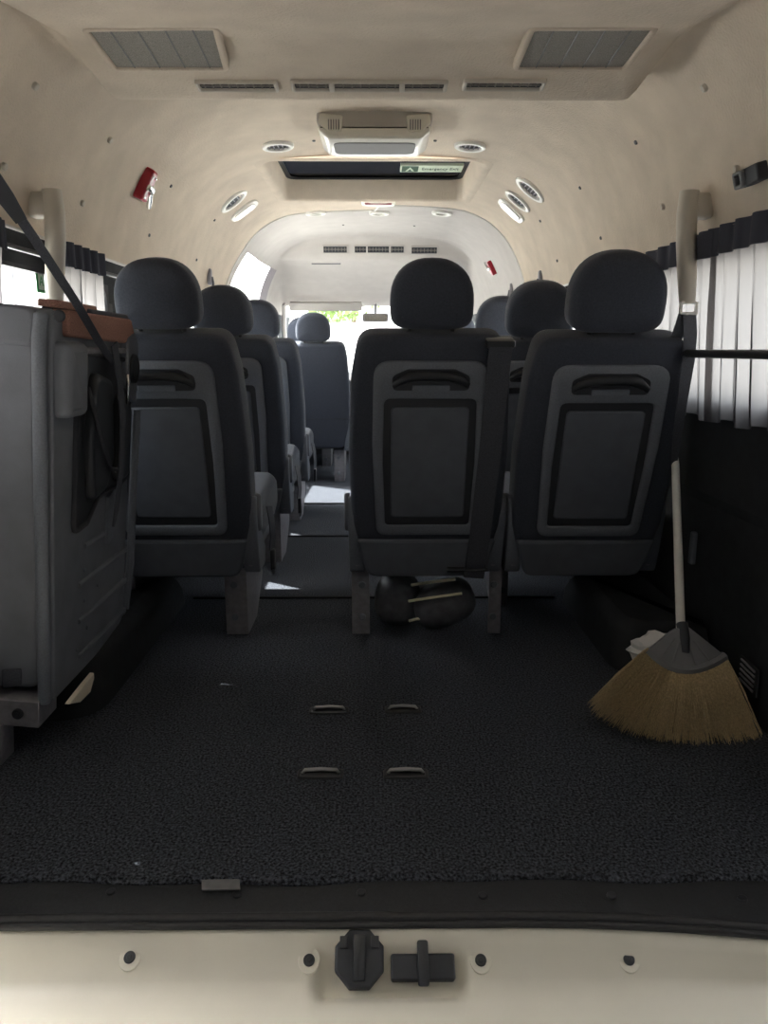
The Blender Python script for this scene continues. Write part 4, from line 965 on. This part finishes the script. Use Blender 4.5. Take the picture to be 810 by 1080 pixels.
# carport behind the van : unseen dark shell added to cut light at the rear
M['added_shade'] = mat('added_shade_grey', (0.16, 0.16, 0.16), 0.9, nscale=2, namt=0.1)
bm = B(); box(bm, (0, -3.1, 2.45), (13, 8.0, 0.12)); struct(obj('wall_added_shade_roof', bm, M['added_shade'], smooth=False))
bm = B(); box(bm, (0, -3.2, -0.615), (6.8, 8.0, 0.03)); struct(obj('floor_added_shade', bm, M['added_shade'], smooth=False))
bm = B(); box(bm, (0, -7.1, 0.9), (13, 0.2, 3.05)); struct(obj('wall_added_shade_back', bm, M['added_shade'], smooth=False))
for k, sx in (('left', -1), ('right', 1)):
    bm = B(); box(bm, (sx*3.4, -3.2, 0.9), (0.15, 7.6, 3.05)); struct(obj('wall_added_shade_'+k, bm, M['added_shade'], smooth=False))
# outer roof skin and rear header closing the shell
bm = B(); box(bm, (0, 0.925, 1.50), (1.72, 0.04, 0.42), bev=0.01); struct(obj('wall_rear_header', bm, M['body']))
bm = B(); rows = []
for y in (0.92, 3.05, 3.95, 6.05):
    rows.append([V((x*0.86, y, z-(0.0 if y < 4 else 0.18*(y-4)/2))) for x, z in ((-1.0, 1.12), (-0.99, 1.30), (-0.90, 1.58), (-0.56, 1.69), (0.56, 1.69), (0.90, 1.58), (0.99, 1.30), (1.0, 1.12))])
vv = [[bm.verts.new(p) for p in r] for r in rows]
for i in range(3):
    for k in range(7):
        if i == 1 and k == 3: continue                 # roof hatch opening
        if i == 2 and k in (0, 1): continue            # tall front window
        bm.faces.new((vv[i][k], vv[i][k+1], vv[i+1][k+1], vv[i+1][k]))
struct(obj('wall_roof_skin', bm, M['body'], smooth=False))
# raised tailgate over the open rear end
bm = B(); slab(bm, rrect(-0.80, 0.80, 0.0, 1.25, 0.12), frame((0, 0.93, 1.36), (1, 0, 0), (0, -0.94, 0.34), (0, 0.34, 0.94)), 0, 0.07, 0.01, 0.02)
struct(obj('door_1', bm, M['body']))

# ------------------------------------------------------------------ light
w = bpy.data.worlds.new('world'); sc.world = w; w.use_nodes = True; nt = w.node_tree
bg = nt.nodes['Background']; sky = nt.nodes.new('ShaderNodeTexSky'); sky.sky_type = 'NISHITA'
SUN = V((-0.62, 0.22, 1.0)).normalized()
sky.sun_disc = False; sky.sun_elevation = math.asin(SUN.z); sky.sun_rotation = math.atan2(SUN.x, SUN.y); sky.air_density = 1.0; sky.dust_density = 3.0; sky.ozone_density = 1.0
hsv = nt.nodes.new('ShaderNodeHueSaturation'); hsv.inputs['Saturation'].default_value = 0.25
nt.links.new(sky.outputs[0], hsv.inputs['Color']); nt.links.new(hsv.outputs[0], bg.inputs['Color']); bg.inputs['Strength'].default_value = 0.65
sl = bpy.data.lights.new('sun', 'SUN'); sl.energy = 12.0; sl.angle = math.radians(0.6); sl.color = (1.0, 0.97, 0.93)
so = bpy.data.objects.new('sun', sl); COL.objects.link(so); so.rotation_euler = (-SUN).to_track_quat('-Z', 'Y').to_euler()
# portals help the renderer find the daylight openings
def portal(c, sx, sy, rot):
    l = bpy.data.lights.new('daylight_portal', 'AREA'); l.shape = 'RECTANGLE'; l.size = sx; l.size_y = sy; l.cycles.is_portal = True
    o = bpy.data.objects.new('daylight_portal', l); COL.objects.link(o); o.location = c; o.rotation_euler = rot
portal((0, 0.93, 0.63), 1.7, 1.3, (PI/2, 0, 0))
portal((0, 6.25, 0.9), 1.6, 0.8, (-PI/2-0.75, 0, 0))
for s in (-1, 1):
    portal((s*0.88, 1.74, 0.865), 0.36, 1.4, (0, s*PI/2, 0)); portal((s*0.88, 3.29, 0.865), 0.36, 1.45, (0, s*PI/2, 0)); portal((s*0.88, 4.68, 1.0), 0.7, 1.0, (0, s*PI/2, 0))
cy = sc.cycles
cy.max_bounces = 10; cy.diffuse_bounces = 6; cy.glossy_bounces = 4; cy.transmission_bounces = 8; cy.transparent_max_bounces = 12
cy.use_denoising = True; cy.sample_clamp_indirect = 12.0; cy.caustics_reflective = False; cy.caustics_refractive = False
vs = sc.view_settings; vs.view_transform = 'Standard'; vs.look = 'None'; vs.exposure = 1.6; vs.gamma = 1.0; vs.use_curve_mapping = False
